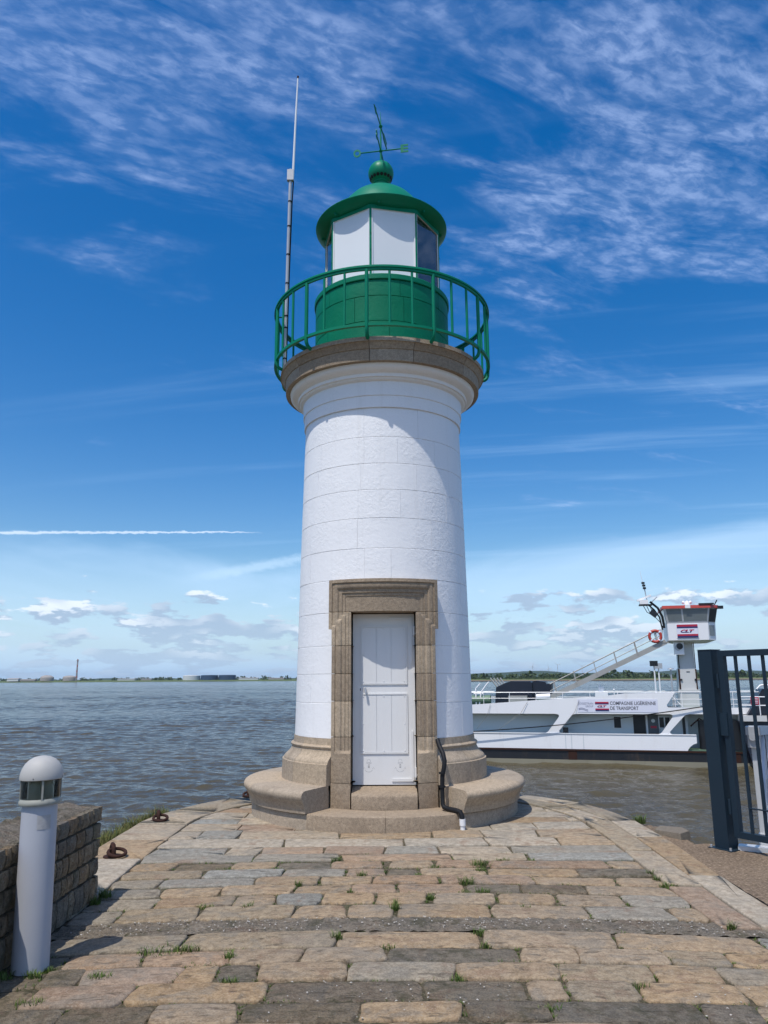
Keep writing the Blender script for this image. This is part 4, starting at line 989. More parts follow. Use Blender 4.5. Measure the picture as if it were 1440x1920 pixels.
for (x, y, n, h, s) in [(0.82, 7.20, 90, .075, .08), (0.80, 7.02, 50, .05, .05), (0.64, 6.62, 70, .07, .06), (0.74, 6.36, 55, .05, .06), (0.33, 6.2, 50, .04, .04), (-0.45, 7.42, 45, .05, .05), (-0.2, 6.89, 40, .045, .05), (-1.36, 5.13, 150, .04, .16), (-1.20, 5.145, 60, .05, .06),
                        (-1.60, 4.74, 70, .04, .07), (0.065, 5.93, 50, .055, .035), (0.07, 6.05, 20, .06, .02), (-0.31, 5.30, 60, .06, .04), (1.00, 5.98, 30, .03, .04), (2.23, 6.80, 60, .05, .05), (2.25, 6.62, 70, .05, .07), (2.24, 6.98, 40, .05, .04), (-1.85, 4.42, 60, .04, .08), (-0.86, 4.62, 50, .04, .05), (-0.93, 5.0, 50, .05, .04), (-1.31, 6.07, 60, .03, .07), (-1.0, 6.02, 30, .05, .04),
                        (0.60, 5.15, 30, .04, .04), (0.6, 5.4, 40, .04, .05), (0.0, 5.14, 30, .03, .05), (0.39, 4.62, 40, .04, .05), (0.81, 4.25, 40, .03, .06), (1.35, 4.55, 30, .035, .05), (-2.16, 6.40, 90, .09, .05), (-2.18, 6.25, 60, .07, .04), (2.31, 5.62, 40, .06, .04), (1.05, 7.42, 40, .03, .06), (0.42, 7.15, 40, .035, .06), (-0.95, 7.14, 40, .03, .06), (-1.4, 7.15, 40, .03, .08), (0.27, 6.88, 30, .03, .04), (0.6, 6.37, 30, .03, .05), (1.3, 7.41, 20, .03, .04), (-0.7, 6.62, 25, .05, .03), (-0.28, 6.36, 25, .04, .03), (2.86, 9.22, 90, .09, .07), (-2.0, 4.80, 60, .045, .05), (-2.17, 4.80, 60, .05, .06), (-1.95, 4.90, 40, .03, .04)]:
    blades(mb, x, y, crown(x, y) - 0.015, n, h, s)
rng = random.Random(5)
for (y0, y1, spec) in ROWS[1:13]:
    for part in spec.split():
        a, b, k = part.split(','); b = float(b)
        if rng.random() < 0.7:
            for q in range(3): blades(mb, b + 0.008, y0 + (y1 - y0) * rng.uniform(0.05, 0.95), crown(b, y0) - 0.020, rng.randint(4, 14), 0.022, 0.015)
        for q in range(rng.randint(0, 4)):
            xx = rng.uniform(float(a), b); blades(mb, xx, y1 + 0.01, crown(xx, y1) - 0.020, rng.randint(5, 24), rng.uniform(0.012, 0.026), rng.uniform(0.04, 0.14))
o = mb.build('joint_weeds', 'grass', None, None, False); tag(o, 'green weeds and grass tufts growing in the paving joints', 'weeds', kind='stuff')
mb = MB()
for _ in range(120):
    t = random.random(); y = 7.7 + 2.6 * t; x = -2.83 - 0.03 + (0.14 * max(0, y - 9.2) ** 1.6 if y > 9.2 else 0) - random.uniform(0, 0.12)
    blades(mb, x, y, -0.10, 16, random.uniform(0.07, 0.19), 0.09, 1.2, 0.003)
for _ in range(30):
    a = R_(random.uniform(112, 128)); blades(mb, 2.84 * math.cos(a), TIPY + 2.84 * math.sin(a), -0.10, 8, 0.12, 0.05, 0.9, 0.003)
o = mb.build('bank_grass', 'drygrass', None, None, False); tag(o, 'dry green and straw grass along the left kerb edge', 'grass', kind='stuff')

# ------------------------------------------------------------------ gate
GD = Vector((0.53, -0.848, 0)); GN = Vector((-0.848, -0.53, 0))     # along the leaf, and its outward face
gt = empty('steel_gate', (3.335, 8.05, 0)); tag(gt, 'dark slate blue steel gate leaf with vertical bars and square post', 'gate')
GM = Matrix(((GD.x, -GN.x, 0, 0), (GD.y, -GN.y, 0, 0), (0, 0, 1, 0), (0, 0, 0, 1)))   # local x along leaf, y away from the face
def gbox(name, a, b, mat='gate', parent=gt): return MB().box(a, b, GM).build(name, mat, parent, None)
post = gbox('post', (-0.075, -0.075, -0.045), (0.075, 0.075, 1.855)); gbox('post_cap', (-0.080, -0.080, 1.856), (0.080, 0.080, 1.864), parent=post)
gbox('stop_flange', (-0.112, -0.030, -0.04), (-0.076, 0.020, 1.853), parent=post)
bp = gbox('base_plate', (-0.13, -0.12, -0.058), (0.13, 0.12, -0.044), parent=post)
for sx in (-0.105, 0.105):
    for sy in (-0.095, 0.095): MB().tube([GM @ Vector((sx, sy, -0.045)), GM @ Vector((sx, sy, -0.02))], 0.012, 6).build('anchor_bolt', 'galv', post)
L0_, L1_ = 0.115, 1.45
frame = MB().box((L0_, -0.03, 0.07), (L0_ + 0.06, 0.03, 1.85), GM).box((L1_, -0.03, 0.07), (L1_ + 0.06, 0.03, 1.85), GM).box((L0_ + 0.06, -0.03, 1.79), (L1_, 0.03, 1.85), GM).box((L0_ + 0.06, -0.03, 0.07), (L1_, 0.03, 0.13), GM).build('leaf_frame', 'gate', gt, None)
x = L0_ + 0.06 + 0.118
while x < L1_ - 0.05:
    gbox('bar', (x - 0.0125, -0.0125, 0.128), (x + 0.0125, 0.0125, 1.792)); x += 0.145
for z in (0.35, 1.55): MB().tube([GM @ Vector((0.095, -0.03, z - 0.07)), GM @ Vector((0.095, -0.03, z + 0.07))], 0.016, 8).build('hinge', 'gate', gt)
gbox('lock_plate', (0.085, -0.045, 1.02), (0.165, -0.031, 1.235))
MB().tube([GM @ Vector((0.30, -0.02, 0.36)), GM @ Vector((1.4, -0.02, 0.36))], 0.008, 6).build('brace_rod', 'gate', gt)

# ------------------------------------------------------------------ gangway beyond the gate
GW = empty('gangway', (3.62, 8.02, 0), -math.atan2(0.48, 0.877)); tag(GW, 'aluminium gangway with braced sides leading down behind the gate', 'gangway')
SLP = -0.055
def gz(y, z): return z + SLP * y
for side, xx in (('l', 0.06), ('r', 1.22)):
    s = MB().bar((xx, 0.0, gz(0, 1.06)), (xx, 15, gz(15, 1.06)), 0.07, 0.10).bar((xx, 0, gz(0, 0.02)), (xx, 15, gz(15, 0.02)), 0.08, 0.14).build('side_frame', 'alu', GW, None)
    MB().tube([(xx, 0.1, gz(0.1, 0.55)), (xx, 15, gz(15, 0.55))], 0.022, 8).build('mid_rail', 'alu', s)
    MB().tube([(xx, 0.1, gz(0.1, 0.22)), (xx, 15, gz(15, 0.22))], 0.016, 8).build('low_rail', 'alu', s)
    for k in range(13):
        y = 0.06 + 1.2 * k
        MB().bar((xx, y, gz(y, 0.085)), (xx, y, gz(y, 1.015)), 0.055, 0.055).build('upright', 'alu', s, None)
        if k < 12: MB().bar((xx + 0.02, y + 0.10, gz(y, 0.12)), (xx + 0.02, y + 1.12, gz(y + 1.2, 0.98)), 0.03, 0.11).build('diagonal_brace', 'alu', s, None)
    MB().box((xx - 0.06, -0.05, 1.02), (xx + 0.07, 0.11, 1.10)).box((xx - 0.05, -0.03, 0.90), (xx + 0.06, 0.08, 1.019)).tube([(xx, -0.06, 1.0), (xx, 0.14, 1.0)], 0.035, 8).build('rail_bracket', 'galv', s)
MB().box((-0.16, -0.16, -0.052), (1.5, -0.02, -0.010)).build('landing_sill', 'alu', GW, None)
mb = MB()
for k in range(140): mb.bar((0.11, 0.05 + 0.1 * k, gz(0.05 + 0.1 * k, 0.045)), (1.17, 0.05 + 0.1 * k, gz(0.05 + 0.1 * k, 0.045)), 0.012, 0.03)
for k in range(12): mb.bar((0.14 + 0.09 * k, 0.0, gz(0, 0.05)), (0.14 + 0.09 * k, 14, gz(14, 0.05)), 0.012, 0.03)
o = mb.build('floor_grating', 'alu', GW, None, False); tag(o, kind='stuff')

# ------------------------------------------------------------------ ferry (local: x along the side, y away, z above the quay level)
FE = empty('ferry', (6.01, 49.77, 0), R_(-15.04)); tag(FE, 'white car ferry with raised wheelhouse and black lower hull moored across the water', 'ferry')
U0, U1, W = -6.5, 27.0, 11.0
hull = MB().box((U0, 0.0, -5.0), (U1, W, -2.69)).build('hull', 'hull_black', FE, None)
MB().box((U0 - 0.01, -0.02, -4.9), (U1 + 0.01, W + 0.02, -3.28)).build('waterline_band', 'hull_foul', hull, None)
MB().box((U0, -0.06, -2.76), (U1, 0.03, -2.66)).build('rubbing_strake', 'rust', hull, None)
for u in (5.2, 14.3, 19.0): MB().box((u, -0.03, -3.27), (u + 0.5, -0.005, -2.77)).build('hull_plate', 'rust', hull, None)
def fillet(poly, r, ids):
    out = []; n = len(poly)
    for i, p in enumerate(poly):
        if i not in ids: out.append(p); continue
        a, b, c = Vector(poly[i - 1]), Vector(p), Vector(poly[(i + 1) % n])
        d1 = (a - b).normalized(); d2 = (c - b).normalized()
        for t in range(5):
            q = t / 4; P0, P1 = b + d1 * r, b + d2 * r; pt = P0 * (1 - q) ** 2 + b * 2 * q * (1 - q) + P1 * q * q; out.append((pt.x, pt.y))
    return out
side = MB()
side.prism([(U0, -2.66), (11.99, -2.66), (12.03, -2.55), (12.15, -2.42), (12.30, -2.30), (12.46, -2.24), (12.52, -2.22), (12.52, -1.74), (U0, -1.77)], 0.0, 0.10)
side.prism([(U0, -0.62), (4.55, -0.61), (5.75, -0.61), (11.25, -0.595), (12.2, -0.59), (U1 - 8, -0.56), (U1 - 8, -0.21), (11.22, -0.22), (11.10, -0.21), (11.03, -0.15), (11.03, -0.06), (11.53, 0.635), (8.71, 0.60), (7.34, 0.42), (5.2, 0.32), (-0.46, -0.08), (U0, -0.30)], 0.0, 0.10)
side.prism([(3.80, -1.765), (4.85, -1.765), (4.74, -1.70), (4.72, -1.60), (5.50, -0.70), (5.60, -0.64), (5.80, -0.611), (4.55, -0.611), (4.74, -0.66), (4.76, -0.78), (4.06, -1.66), (3.98, -1.72)], 0.001, 0.099)
side.prism([(10.45, -1.745), (11.20, -1.745), (11.10, -1.68), (11.08, -1.60), (11.92, -0.72), (12.02, -0.64), (12.25, -0.592), (11.15, -0.592), (11.30, -0.64), (11.30, -0.76), (10.66, -1.62), (10.58, -1.70)], 0.001, 0.099)
side = side.build('side_plating', 'hull_white', FE, None)
MB().box((U0, -0.035, -1.79), (12.5, 0.13, -1.745)).build('cap_rail', 'hull_white', side, None)
for u in (5.05, 5.4, 6.1): MB().box((u, -0.012, -2.64), (u + 0.05, -0.001, -1.80)).build('plate_seam', 'house_white', side, None)
MB().prism([(U0, -2.66), (U1 - 8, -2.66), (U1 - 8, -1.0), (U0, -1.0)], W - 0.1, W).build('far_bulwark', 'hull_white', FE, None)
MB().box((U0 + 0.1, 0.11, -2.68), (U1 - 0.2, W - 0.11, -2.60)).build('car_deck', 'deck_green', FE, None)
MB().box((U0 + 0.1, 0.11, -0.58), (U1 - 8.1, 3.4, -0.50)).build('upper_deck', 'deck_green', FE, None)
house = MB().box((U0 + 0.2, 0.95, -2.6), (12.2, 3.2, -0.59)).build('deckhouse', 'house_white', FE, None)
MB().box((12.22, 1.4, -2.6), (13.9, 3.2, -0.59)).build('deckhouse_end', 'house_white', FE, None)
def hwin(name, u0, u1, z0, z1, mat='ship_dark', frame=True, y=0.95):
    k = y / 49.0
    w = MB().box((u0, y - 0.03, z0), (u1, y - 0.004, z1)).build(name, mat, house, None)
    if frame:
        t = 0.05
        MB().box((u0 - t, y - 0.045, z0 - t), (u1 + t, y - 0.01, z0)).box((u0 - t, y - 0.045, z1), (u1 + t, y - 0.01, z1 + t)).box((u0 - t, y - 0.045, z0), (u0, y - 0.01, z1)).box((u1, y - 0.045, z0), (u1 + t, y - 0.01, z1)).build('window_frame', 'alu', house, None)
hwin('window', 7.98, 8.38, -1.46, -0.80)
hwin('window', 10.60, 10.86, -1.42, -0.82); hwin('window', 10.93, 11.2, -1.42, -0.82)
hwin('doorway', 9.10, 9.80, -2.55, -0.68, frame=False)
MB().box((9.84, 0.86, -2.55), (9.92, 0.94, -0.66)).build('door_post', 'hull_white', house, None)
d = MB().box((9.94, 0.84, -2.55), (10.54, 0.90, -0.66)).build('grey_door', 'grey_door', house, None)
MB().tube([(10.24, 0.835, -1.02), (10.24, 0.80, -1.02)], 0.11, 12).build('porthole', 'house_white', house)
MB().box((10.08, 0.82, -1.45), (10.42, 0.838, -1.32)).build('door_notice', 'sign_red', house, None)
for u in (1.75, 5.9): MB().box((u, 0.925, -1.50), (u + 0.85 if u < 3 else u + 0.4, 0.946, -0.70)).build('hatch_panel', 'house_white', house, None)
MB().box((11.9, 0.9, -2.5), (12.05, 0.945, -0.7)).build('ladder_recess', 'ship_dark', house, None)
# company lettering on the side
sg = MB().box((5.90, -0.018, -0.50), (10.52, -0.003, 0.26)).build('company_banner', 'sign_white', FE, None)
put_text('lettering', 'COMPAGNIE LIGÉRIENNE', 0.3, Matrix.Translation((7.80, -0.020, -0.08)) @ FACE, 'letter', sg, width=2.62, height=0.26, bold=0.004)
put_text('lettering', 'DE TRANSPORT', 0.3, Matrix.Translation((7.80, -0.020, -0.37)) @ FACE, 'letter', sg, width=1.62, height=0.21, bold=0.004)
put_text('lettering', 'SOGESTRAN', 0.2, Matrix.Translation((5.95, -0.020, -0.06)) @ FACE, 'letter_grey', sg, width=0.86, height=0.125)
put_text('lettering', 'GROUP', 0.2, Matrix.Translation((6.36, -0.020, -0.22)) @ FACE, 'letter_grey', sg, width=0.45, height=0.115)
mb = MB()
for off in (0.0, -0.07):
    P = [(5.95 + 0.55 * t, -0.30 + off + 0.055 * math.sin(0.3 + 4.2 * t)) for t in [i / 10 for i in range(11)]]
    mb.prism(P + [(x, z - 0.035) for x, z in P[::-1]], -0.022, -0.019)
mb.build('wave_logo', 'letter_grey', sg, None)
def clt(parent, u, z, w, h, y):
    MB().box((u, y, z), (u + w, y + 0.003, z + h)).build('flag_panel', 'sign_white', parent, None)
    for (a, b, mt) in ((0.84, 0.995, 'sign_red'), (0.715, 0.84, 'sign_blue'), (0.14, 0.275, 'sign_red'), (0.005, 0.14, 'sign_blue')):
        MB().box((u + 0.01, y - 0.006, z + h * a), (u + w - 0.01, y - 0.001, z + h * b)).build('flag_stripe', mt, parent, None)
    put_text('flag_lettering', 'CLT', 0.3, Matrix.Translation((u + w * 0.5, y - 0.004, z + h * 0.495)) @ FACE, 'sign_red', parent, width=w * 0.66, height=h * 0.24, center=True, bold=0.018, shear=0.35, cut='sign_blue')
clt(sg, 6.92, -0.43, 0.81, 0.54, -0.030)
# upper rails
rl = MB()
for v, u0, u1 in ((0.06, U0, 18.0), (3.3, U0, 18.0)):
    rl.tube([(u0, v, 0.655), (u1, v, 0.675)], 0.026, 5).tube([(u0, v, 0.30), (5.0 if v < 1 else u1, v, 0.31)], 0.016, 5)
    if v < 1: rl.tube([(11.3, v, 0.26), (18, v, 0.26)], 0.018, 5).tube([(11.35, v, -0.02), (18, v, -0.02)], 0.014, 5)
rl = rl.build('deck_railing', 'hull_white', FE)
for k in range(12):
    u = -6.3 + 1.62 * k
    MB().tube([(u, 0.06, -0.2), (u, 0.06, 0.66)], 0.018, 5).build('stanchion', 'hull_white', rl)
for u in (11.9, 13.3, 14.7, 16.1, 17.5): MB().tube([(u, 0.06, -0.2), (u, 0.06, 0.67)], 0.02, 5).build('stanchion', 'hull_white', rl)
MB().tube([(11.3, 0.3, 0.5), (12.05, 0.3, -0.3)], 0.03, 5).build('rail_brace', 'hull_white', rl)
# wheelhouse column
colm = MB().prism([(11.93, -0.5), (13.02, -0.5), (13.02, 0.75), (12.97, 2.05), (12.02, 2.05), (11.93, 0.75)], 1.4, 3.0).build('wheelhouse_column', 'col_white', FE, None)
MB().prism([(12.07, 2.04), (12.93, 2.04), (12.92, 3.72), (12.06, 3.72)], 1.45, 2.9).build('column_top', 'col_white', colm, None)
MB().box((11.88, 1.34, 0.68), (13.08, 1.395, 0.80)).build('column_collar', 'col_white', colm, None)
for u0, u1, z0, z1 in ((11.95, 12.04, 0.8, 2.02), (12.93, 13.0, 0.8, 2.02), (12.00, 12.055, 2.06, 3.6), (12.935, 12.98, 2.06, 3.6)):
    MB().box((u0, 1.36, z0), (u1, 1.41, z1)).build('column_rail', 'rust', colm, None)
for u in (12.10, 12.90): MB().tube([(u, 1.40, 1.38), (u, 1.33, 1.38)], 0.06, 8).build('column_roller', 'ship_dark', colm)
MB().box((12.42, 1.38, 1.83), (12.62, 1.399, 1.87)).build('column_slot', 'ship_dark', colm, None)
# loudspeaker box under the wheelhouse
sp = MB().box((11.80, 1.0, 2.88), (12.36, 1.35, 3.62)).build('floodlight_box', 'hull_white', FE, None)
MB().tube([(12.12, 1.0, 3.38), (12.12, 0.96, 3.38)], 0.19, 14).build('lens', 'ship_dark', sp)
MB().tube([(12.02, 1.0, 3.30), (12.02, 0.975, 3.30)], 0.19, 14).build('reflector', 'galv', sp)
# wheelhouse
def loft(a, b, name, mat, parent, z0, z1):
    n = len(a); return MB().add([(x, y, z0) for x, y in a] + [(x, y, z1) for x, y in b], [tuple(range(n))[::-1], tuple(range(n, 2 * n))] + [(i, (i + 1) % n, n + (i + 1) % n, n + i) for i in range(n)]).build(name, mat, parent, None)
wb = [(11.50, 0.62), (13.78, 0.62), (14.25, 1.15), (14.25, 3.15), (13.78, 3.7), (11.50, 3.7)]
wl_ = [(11.47, 0.60), (13.80, 0.60), (14.28, 1.13), (14.28, 3.17), (13.80, 3.72), (11.47, 3.72)]
wt_ = [(11.32, 0.42), (13.92, 0.42), (14.46, 1.02), (14.46, 3.28), (13.92, 3.9), (11.32, 3.9)]
wh = loft(wb, wl_, 'wheelhouse', 'hull_white', FE, 3.72, 4.74)
loft([(p[0], p[1] + 0.0) for p in [(12.0, 1.0), (13.6, 1.0), (13.9, 1.5), (13.9, 2.9), (13.6, 3.3), (12.0, 3.3)]], wb, 'wheelhouse_floor', 'col_white', wh, 3.60, 3.719)
loft([(p[0], p[1]) for p in wl_], wt_, 'window_band', 'alu', wh, 4.741, 5.62)
def slant_pane(i, f0, f1, z0, z1, mat='ship_glass', out=0.012, name='window_pane'):
    def P(f, z):
        t = (z - 4.741) / (5.62 - 4.741); j = (i + 1) % 6
        a = Vector(wl_[i]).lerp(Vector(wt_[i]), t); b = Vector(wl_[j]).lerp(Vector(wt_[j]), t); p = a.lerp(b, f); e = (b - a).normalized(); nrm = Vector((e.y, -e.x)) * out
        return (p.x + nrm.x, p.y + nrm.y - 0.0, z)
    MB().add([P(f0, z0), P(f1, z0), P(f1, z1), P(f0, z1)], [(0, 1, 2, 3)]).build(name, mat, wh, None)
slant_pane(0, 0.05, 0.38, 4.86, 5.58); slant_pane(0, 0.42, 0.97, 4.86, 5.58)
slant_pane(1, 0.07, 0.95, 4.80, 5.58, 'ship_dark'); slant_pane(2, 0.04, 0.48, 4.80, 5.58, 'ship_dark'); slant_pane(2, 0.52, 0.96, 4.80, 5.58, 'ship_dark'); slant_pane(5, 0.05, 0.95, 4.80, 5.58)
MB().add([(13.86, 0.655, 3.98), (14.19, 1.022, 3.98), (14.21, 1.032, 4.60), (13.86, 0.645, 4.60)], [(0, 1, 2, 3)]).build('lower_window', 'ship_glass', wh, None)
rf_ = loft([(p[0] + (p[0] - 12.9) * 0.06, p[1] + (p[1] - 2.1) * 0.06) for p in wt_], [(p[0] + (p[0] - 12.9) * 0.04, p[1] + (p[1] - 2.1) * 0.04) for p in wt_], 'wheelhouse_roof', 'ship_red', FE, 5.621, 5.80)
MB().box((12.55, 0.28, 5.62), (12.85, 0.50, 5.83)).build('roof_step', 'hull_white', rf_, None)
for x in (12.52, 12.92): MB().sphere((x, 0.7, 6.0), 0.10, 10, 8).build('satellite_dome', 'hull_white', rf_)
MB().ring([(0.0, 6.10), (0.08, 6.08), (0.17, 5.92), (0.18, 5.80)], n=14, closed_prof=False, cx=12.72, cy=0.65).build('satellite_dome', 'hull_white', rf_)
MB().ring([(0.0, 5.90), (0.45, 5.86), (0.55, 5.80)], n=18, closed_prof=False, cx=11.75, cy=1.6).build('liferaft_cover', 'hull_white', rf_)
MB().box((13.35, 0.30, 5.81), (14.2, 0.62, 5.90)).build('radar_scanner', 'ship_dark', rf_, None)
MB().box((14.42, 0.85, 5.58), (14.78, 1.10, 5.76)).build('searchlight', 'ship_dark', rf_, None)
MB().bar((14.30, 1.0, 5.8), (14.48, 1.0, 6.12), 0.06, 0.06).build('roof_horn', 'ship_dark', rf_, None)
ws = MB().box((11.98, 0.585, 3.84), (13.22, 0.60, 4.68)).build('wheelhouse_sign', 'sign_white', FE, None)
clt(ws, 12.00, 3.86, 1.20, 0.80, 0.572)
# radar arm on the left of the wheelhouse
arm = MB().tube([(11.35, 1.2, 4.5), (11.28, 1.2, 5.2), (11.05, 1.2, 5.75), (10.62, 1.2, 6.15)], 0.075, 6).tube([(11.25, 1.4, 4.4), (11.12, 1.4, 5.2), (10.85, 1.4, 5.65), (10.5, 1.4, 6.0)], 0.05, 6).build('radar_arm', 'ship_dark', FE)
MB().box((9.95, 0.9, 5.93), (10.75, 1.7, 5.98)).build('arm_platform', 'ship_dark', arm, None)
MB().box((10.0, 0.95, 5.99), (10.5, 1.6, 6.25)).build('radar_drum', 'hull_white', arm, 30)
MB().bar((9.85, 1.2, 6.22), (10.7, 1.2, 6.55), 0.14, 0.12).build('radar_bar', 'hull_white', arm, None)
MB().bar((10.72, 1.1, 6.12), (11.05, 1.1, 6.42), 0.3, 0.05).build('antenna_dish', 'galv', arm, None)
MB().bar((10.6, 1.1, 5.55), (10.95, 1.1, 5.25), 0.35, 0.3).build('junction_box', 'ship_dark', arm, None)
MB().tube([(10.45, 1.2, 6.2), (10.38, 1.2, 6.8), (10.30, 1.2, 7.3)], 0.035, 6).build('mast', 'galv', arm)
for z, x in ((6.95, 10.36), (7.12, 10.33), (7.28, 10.30)): MB().box((x - 0.10, 1.1, z), (x + 0.09, 1.3, z + 0.11)).build('navigation_light', 'ship_dark', arm, None)
MB().tube([(10.28, 1.2, 7.3), (10.17, 1.2, 8.1)], [0.02, 0.008], 5).build('whip_aerial', 'hull_white', arm)
for k in range(3): MB().tube([(10.2 + 0.2 * k, 1.2, 5.93), (10.4 + 0.15 * k, 1.15, 5.5), (10.8, 1.2, 5.25), (11.1, 1.2, 4.9), (11.3, 1.2, 4.5)], 0.022, 5).build('arm_cable', 'ship_dark', arm)
# inclined stair up to the wheelhouse
sA, sB = Vector((4.15, 0, 0.30)), Vector((11.35, 0, 3.66))
stair = MB()
for v in (1.0, 1.85): stair.bar(sA + Vector((0, v, 0)), sB + Vector((0, v, 0)), 0.05, 0.30)
stair = stair.build('boarding_stair', 'stair_metal', FE, None)
dS = sB - sA
for k in range(34):
    p = sA + dS * ((k + 0.5) / 34); MB().box((p.x - 0.10, 1.02, p.z + 0.02), (p.x + 0.10, 1.83, p.z + 0.05)).build('tread', 'ship_dark', stair, None)
for v in (0.97, 1.88):
    a = sA + Vector((0.1, v, 0.85)); b = sB + Vector((-0.35, v, 0.75))
    MB().tube([a, b], 0.030, 6).tube([a - Vector((0, 0, 0.42)), b - Vector((0, 0, 0.40))], 0.022, 6).build('handrail', 'stair_metal', stair)
    for k in range(6):
        p = sA + dS * (0.06 + 0.175 * k); MB().tube([p + Vector((0.05, v, 0.05)), p + Vector((-0.12, v, 0.86))], 0.028, 6).build('handrail_post', 'stair_metal', stair)
MB().box((11.1, 0.95, 3.60), (11.6, 1.95, 3.66)).build('stair_landing', 'stair_metal', stair, None)
MB().tube([(11.05, 1.0, 3.7), (11.2, 1.0, 4.35), (11.1, 1.0, 4.4), (10.75, 1.0, 4.15)], 0.03, 6).build('landing_rail', 'stair_metal', stair)
# deck fittings
for u, z, mt in ((10.55, 2.2, 'ship_dark'), (10.80, 2.05, 'galv')):
    p = MB().tube([(u, 1.0, -0.5), (u, 1.0, z)], 0.045, 6).build('deck_light_post', 'hull_white', FE); MB().box((u - 0.24, 0.85, z), (u + 0.22, 1.05, z + 0.32)).build('floodlight', mt, p, None)
p = MB().tube([(11.50, 1.0, -0.5), (11.50, 1.0, 2.0)], 0.05, 6).build('mushroom_vent_post', 'galv', FE); MB().ring([(0.0, 2.10), (0.18, 2.05), (0.20, 2.0), (0.0, 1.99)], n=12, closed_prof=False, cx=11.5, cy=1.0).build('vent_cap', 'galv', p)
MB().prism([(6.95, 0.3), (7.75, 0.3), (7.72, 0.68), (6.98, 0.68)], 1.2, 2.0).prism([(7.18, 0.68), (7.52, 0.68), (7.52, 1.02), (7.32, 1.05), (7.18, 1.18)], 1.4, 1.9).build('exhaust_cowl', 'hull_white', FE, None)
MB().sphere((8.1, 0.8, 0.80), 0.06, 8, 6).tube([(8.1, 0.8, 0.4), (8.1, 0.8, 0.78)], 0.03, 6).build('deck_lamp', 'hull_white', FE)
mb = MB().tube([(3.4, 0.9, 0.36), (4.25, 0.9, 0.40)], 0.19, 14); mb.build('liferaft_canister', 'hull_white', FE)
# black covered machinery forward
MB().prism([(0.60, -0.30), (0.72, 0.95), (1.40, 1.26), (1.70, 1.32), (2.95, 1.32), (3.05, 1.20), (3.05, -0.30)], 2.2, 4.6).build('machinery_cover', 'navy', FE, None)
MB().prism([(3.06, -0.3), (3.06, 1.30), (3.3, 1.36), (3.9, 1.28), (3.95, 1.14), (4.30, 1.22), (4.12, -0.3)], 2.4, 4.4).build('tarpaulin', 'navy', FE, None)
MB().box((1.55, 1.6, -0.3), (2.75, 2.15, 0.42)).build('deck_locker', 'stair_metal', FE, None)
for k in range(4): MB().tube([(0.75 + 0.2 * k, 3.0, 0.9), (0.25 + 0.22 * k, 3.0, 1.55)], 0.06, 6).build('ramp_cylinder', 'stair_metal', FE)
MB().tube([(-2.2, 0.6, 0.18), (0.55, 0.6, 0.22)], 0.28, 12).build('fuel_pipe', 'deck_green', FE)
MB().tube([(-0.35, 0.4, -0.2), (-0.35, 0.4, 0.9), (-0.05, 0.4, 1.2)], 0.05, 6).tube([(-0.15, 0.4, -0.1), (0.0, 0.4, 0.7), (0.35, 0.4, 1.15), (0.5, 0.4, 1.3)], 0.05, 6).tube([(-0.5, 0.4, 0.6), (0.1, 0.4, 0.6)], 0.035, 6).build('davit', 'hull_white', FE)
MB().tube([(12.95, 0.55, -2.6), (12.95, 0.55, -1.0)], 0.24, 14).tube([(12.95, 0.55, -1.0), (12.95, 0.55, -0.94)], 0.28, 14).build('mooring_bitt', 'ship_dark', FE)
MB().tube([(12.3, 0.5, -1.3), (12.8, 0.4, -0.85), (13.1, 0.45, -1.05)], 0.05, 6).build('chain_stopper', 'rust', FE)
MB().ring([(0.0, -1.42), (0.16, -1.42), (0.16, -1.72), (0.0, -1.72)], n=12, closed_prof=False, cx=5.10, cy=0.16).build('fairlead', 'ship_dark', FE)
MB().box((13.2, 0.3, -2.60), (14.4, 2.5, -2.2)).build('deck_winch', 'deck_green', FE, None)
MB().box((14.9, 0.0, -0.95), (17.6, 2.5, -0.62)).build('walkway_edge', 'col_white', FE, None)
MB().box((14.1, 0.06, -2.6), (19.0, 3.0, -0.96)).build('ramp_tower_side', 'ship_dark', FE, None)
# mooring line along the side
ml = MB(); A_, B_ = Vector((-3.0, -0.35, -1.85)), Vector((14.0, -0.10, 0.0))
P = [A_.lerp(B_, t / 16) - Vector((0, 0, 0.25 * math.sin(math.pi * t / 16))) for t in range(17)]
ml.tube(P, 0.032, 6); o = ml.build('mooring_line', 'rope', None); o.parent = None
o.matrix_world = Matrix.Translation((6.01, 49.77, 0)) @ Matrix.Rotation(R_(-15.04), 4, 'Z'); tag(o, 'long dark mooring line stretched along the white ferry side', 'rope')
for i, (u, z0, dx) in enumerate(((0.6, -0.05, -0.9), (2.9, 0.1, -1.8), (6.0, 0.2, -1.2))):
    o = MB().tube([(u, -0.05, z0), (u + dx * 0.25, -0.10, z0 - 0.7), (u + dx, -0.06, -1.55)], 0.012, 5).build('hanging_line', 'stair_metal', None)
    o.matrix_world = Matrix.Translation((6.01, 49.77, 0)) @ Matrix.Rotation(R_(-15.04), 4, 'Z')
    tag(o, ('thin pale line hanging on the ferry side nearest the lighthouse', 'thin pale line hanging from the deck below the covered machinery', 'thin pale line hanging left of the company lettering')[i], 'rope')
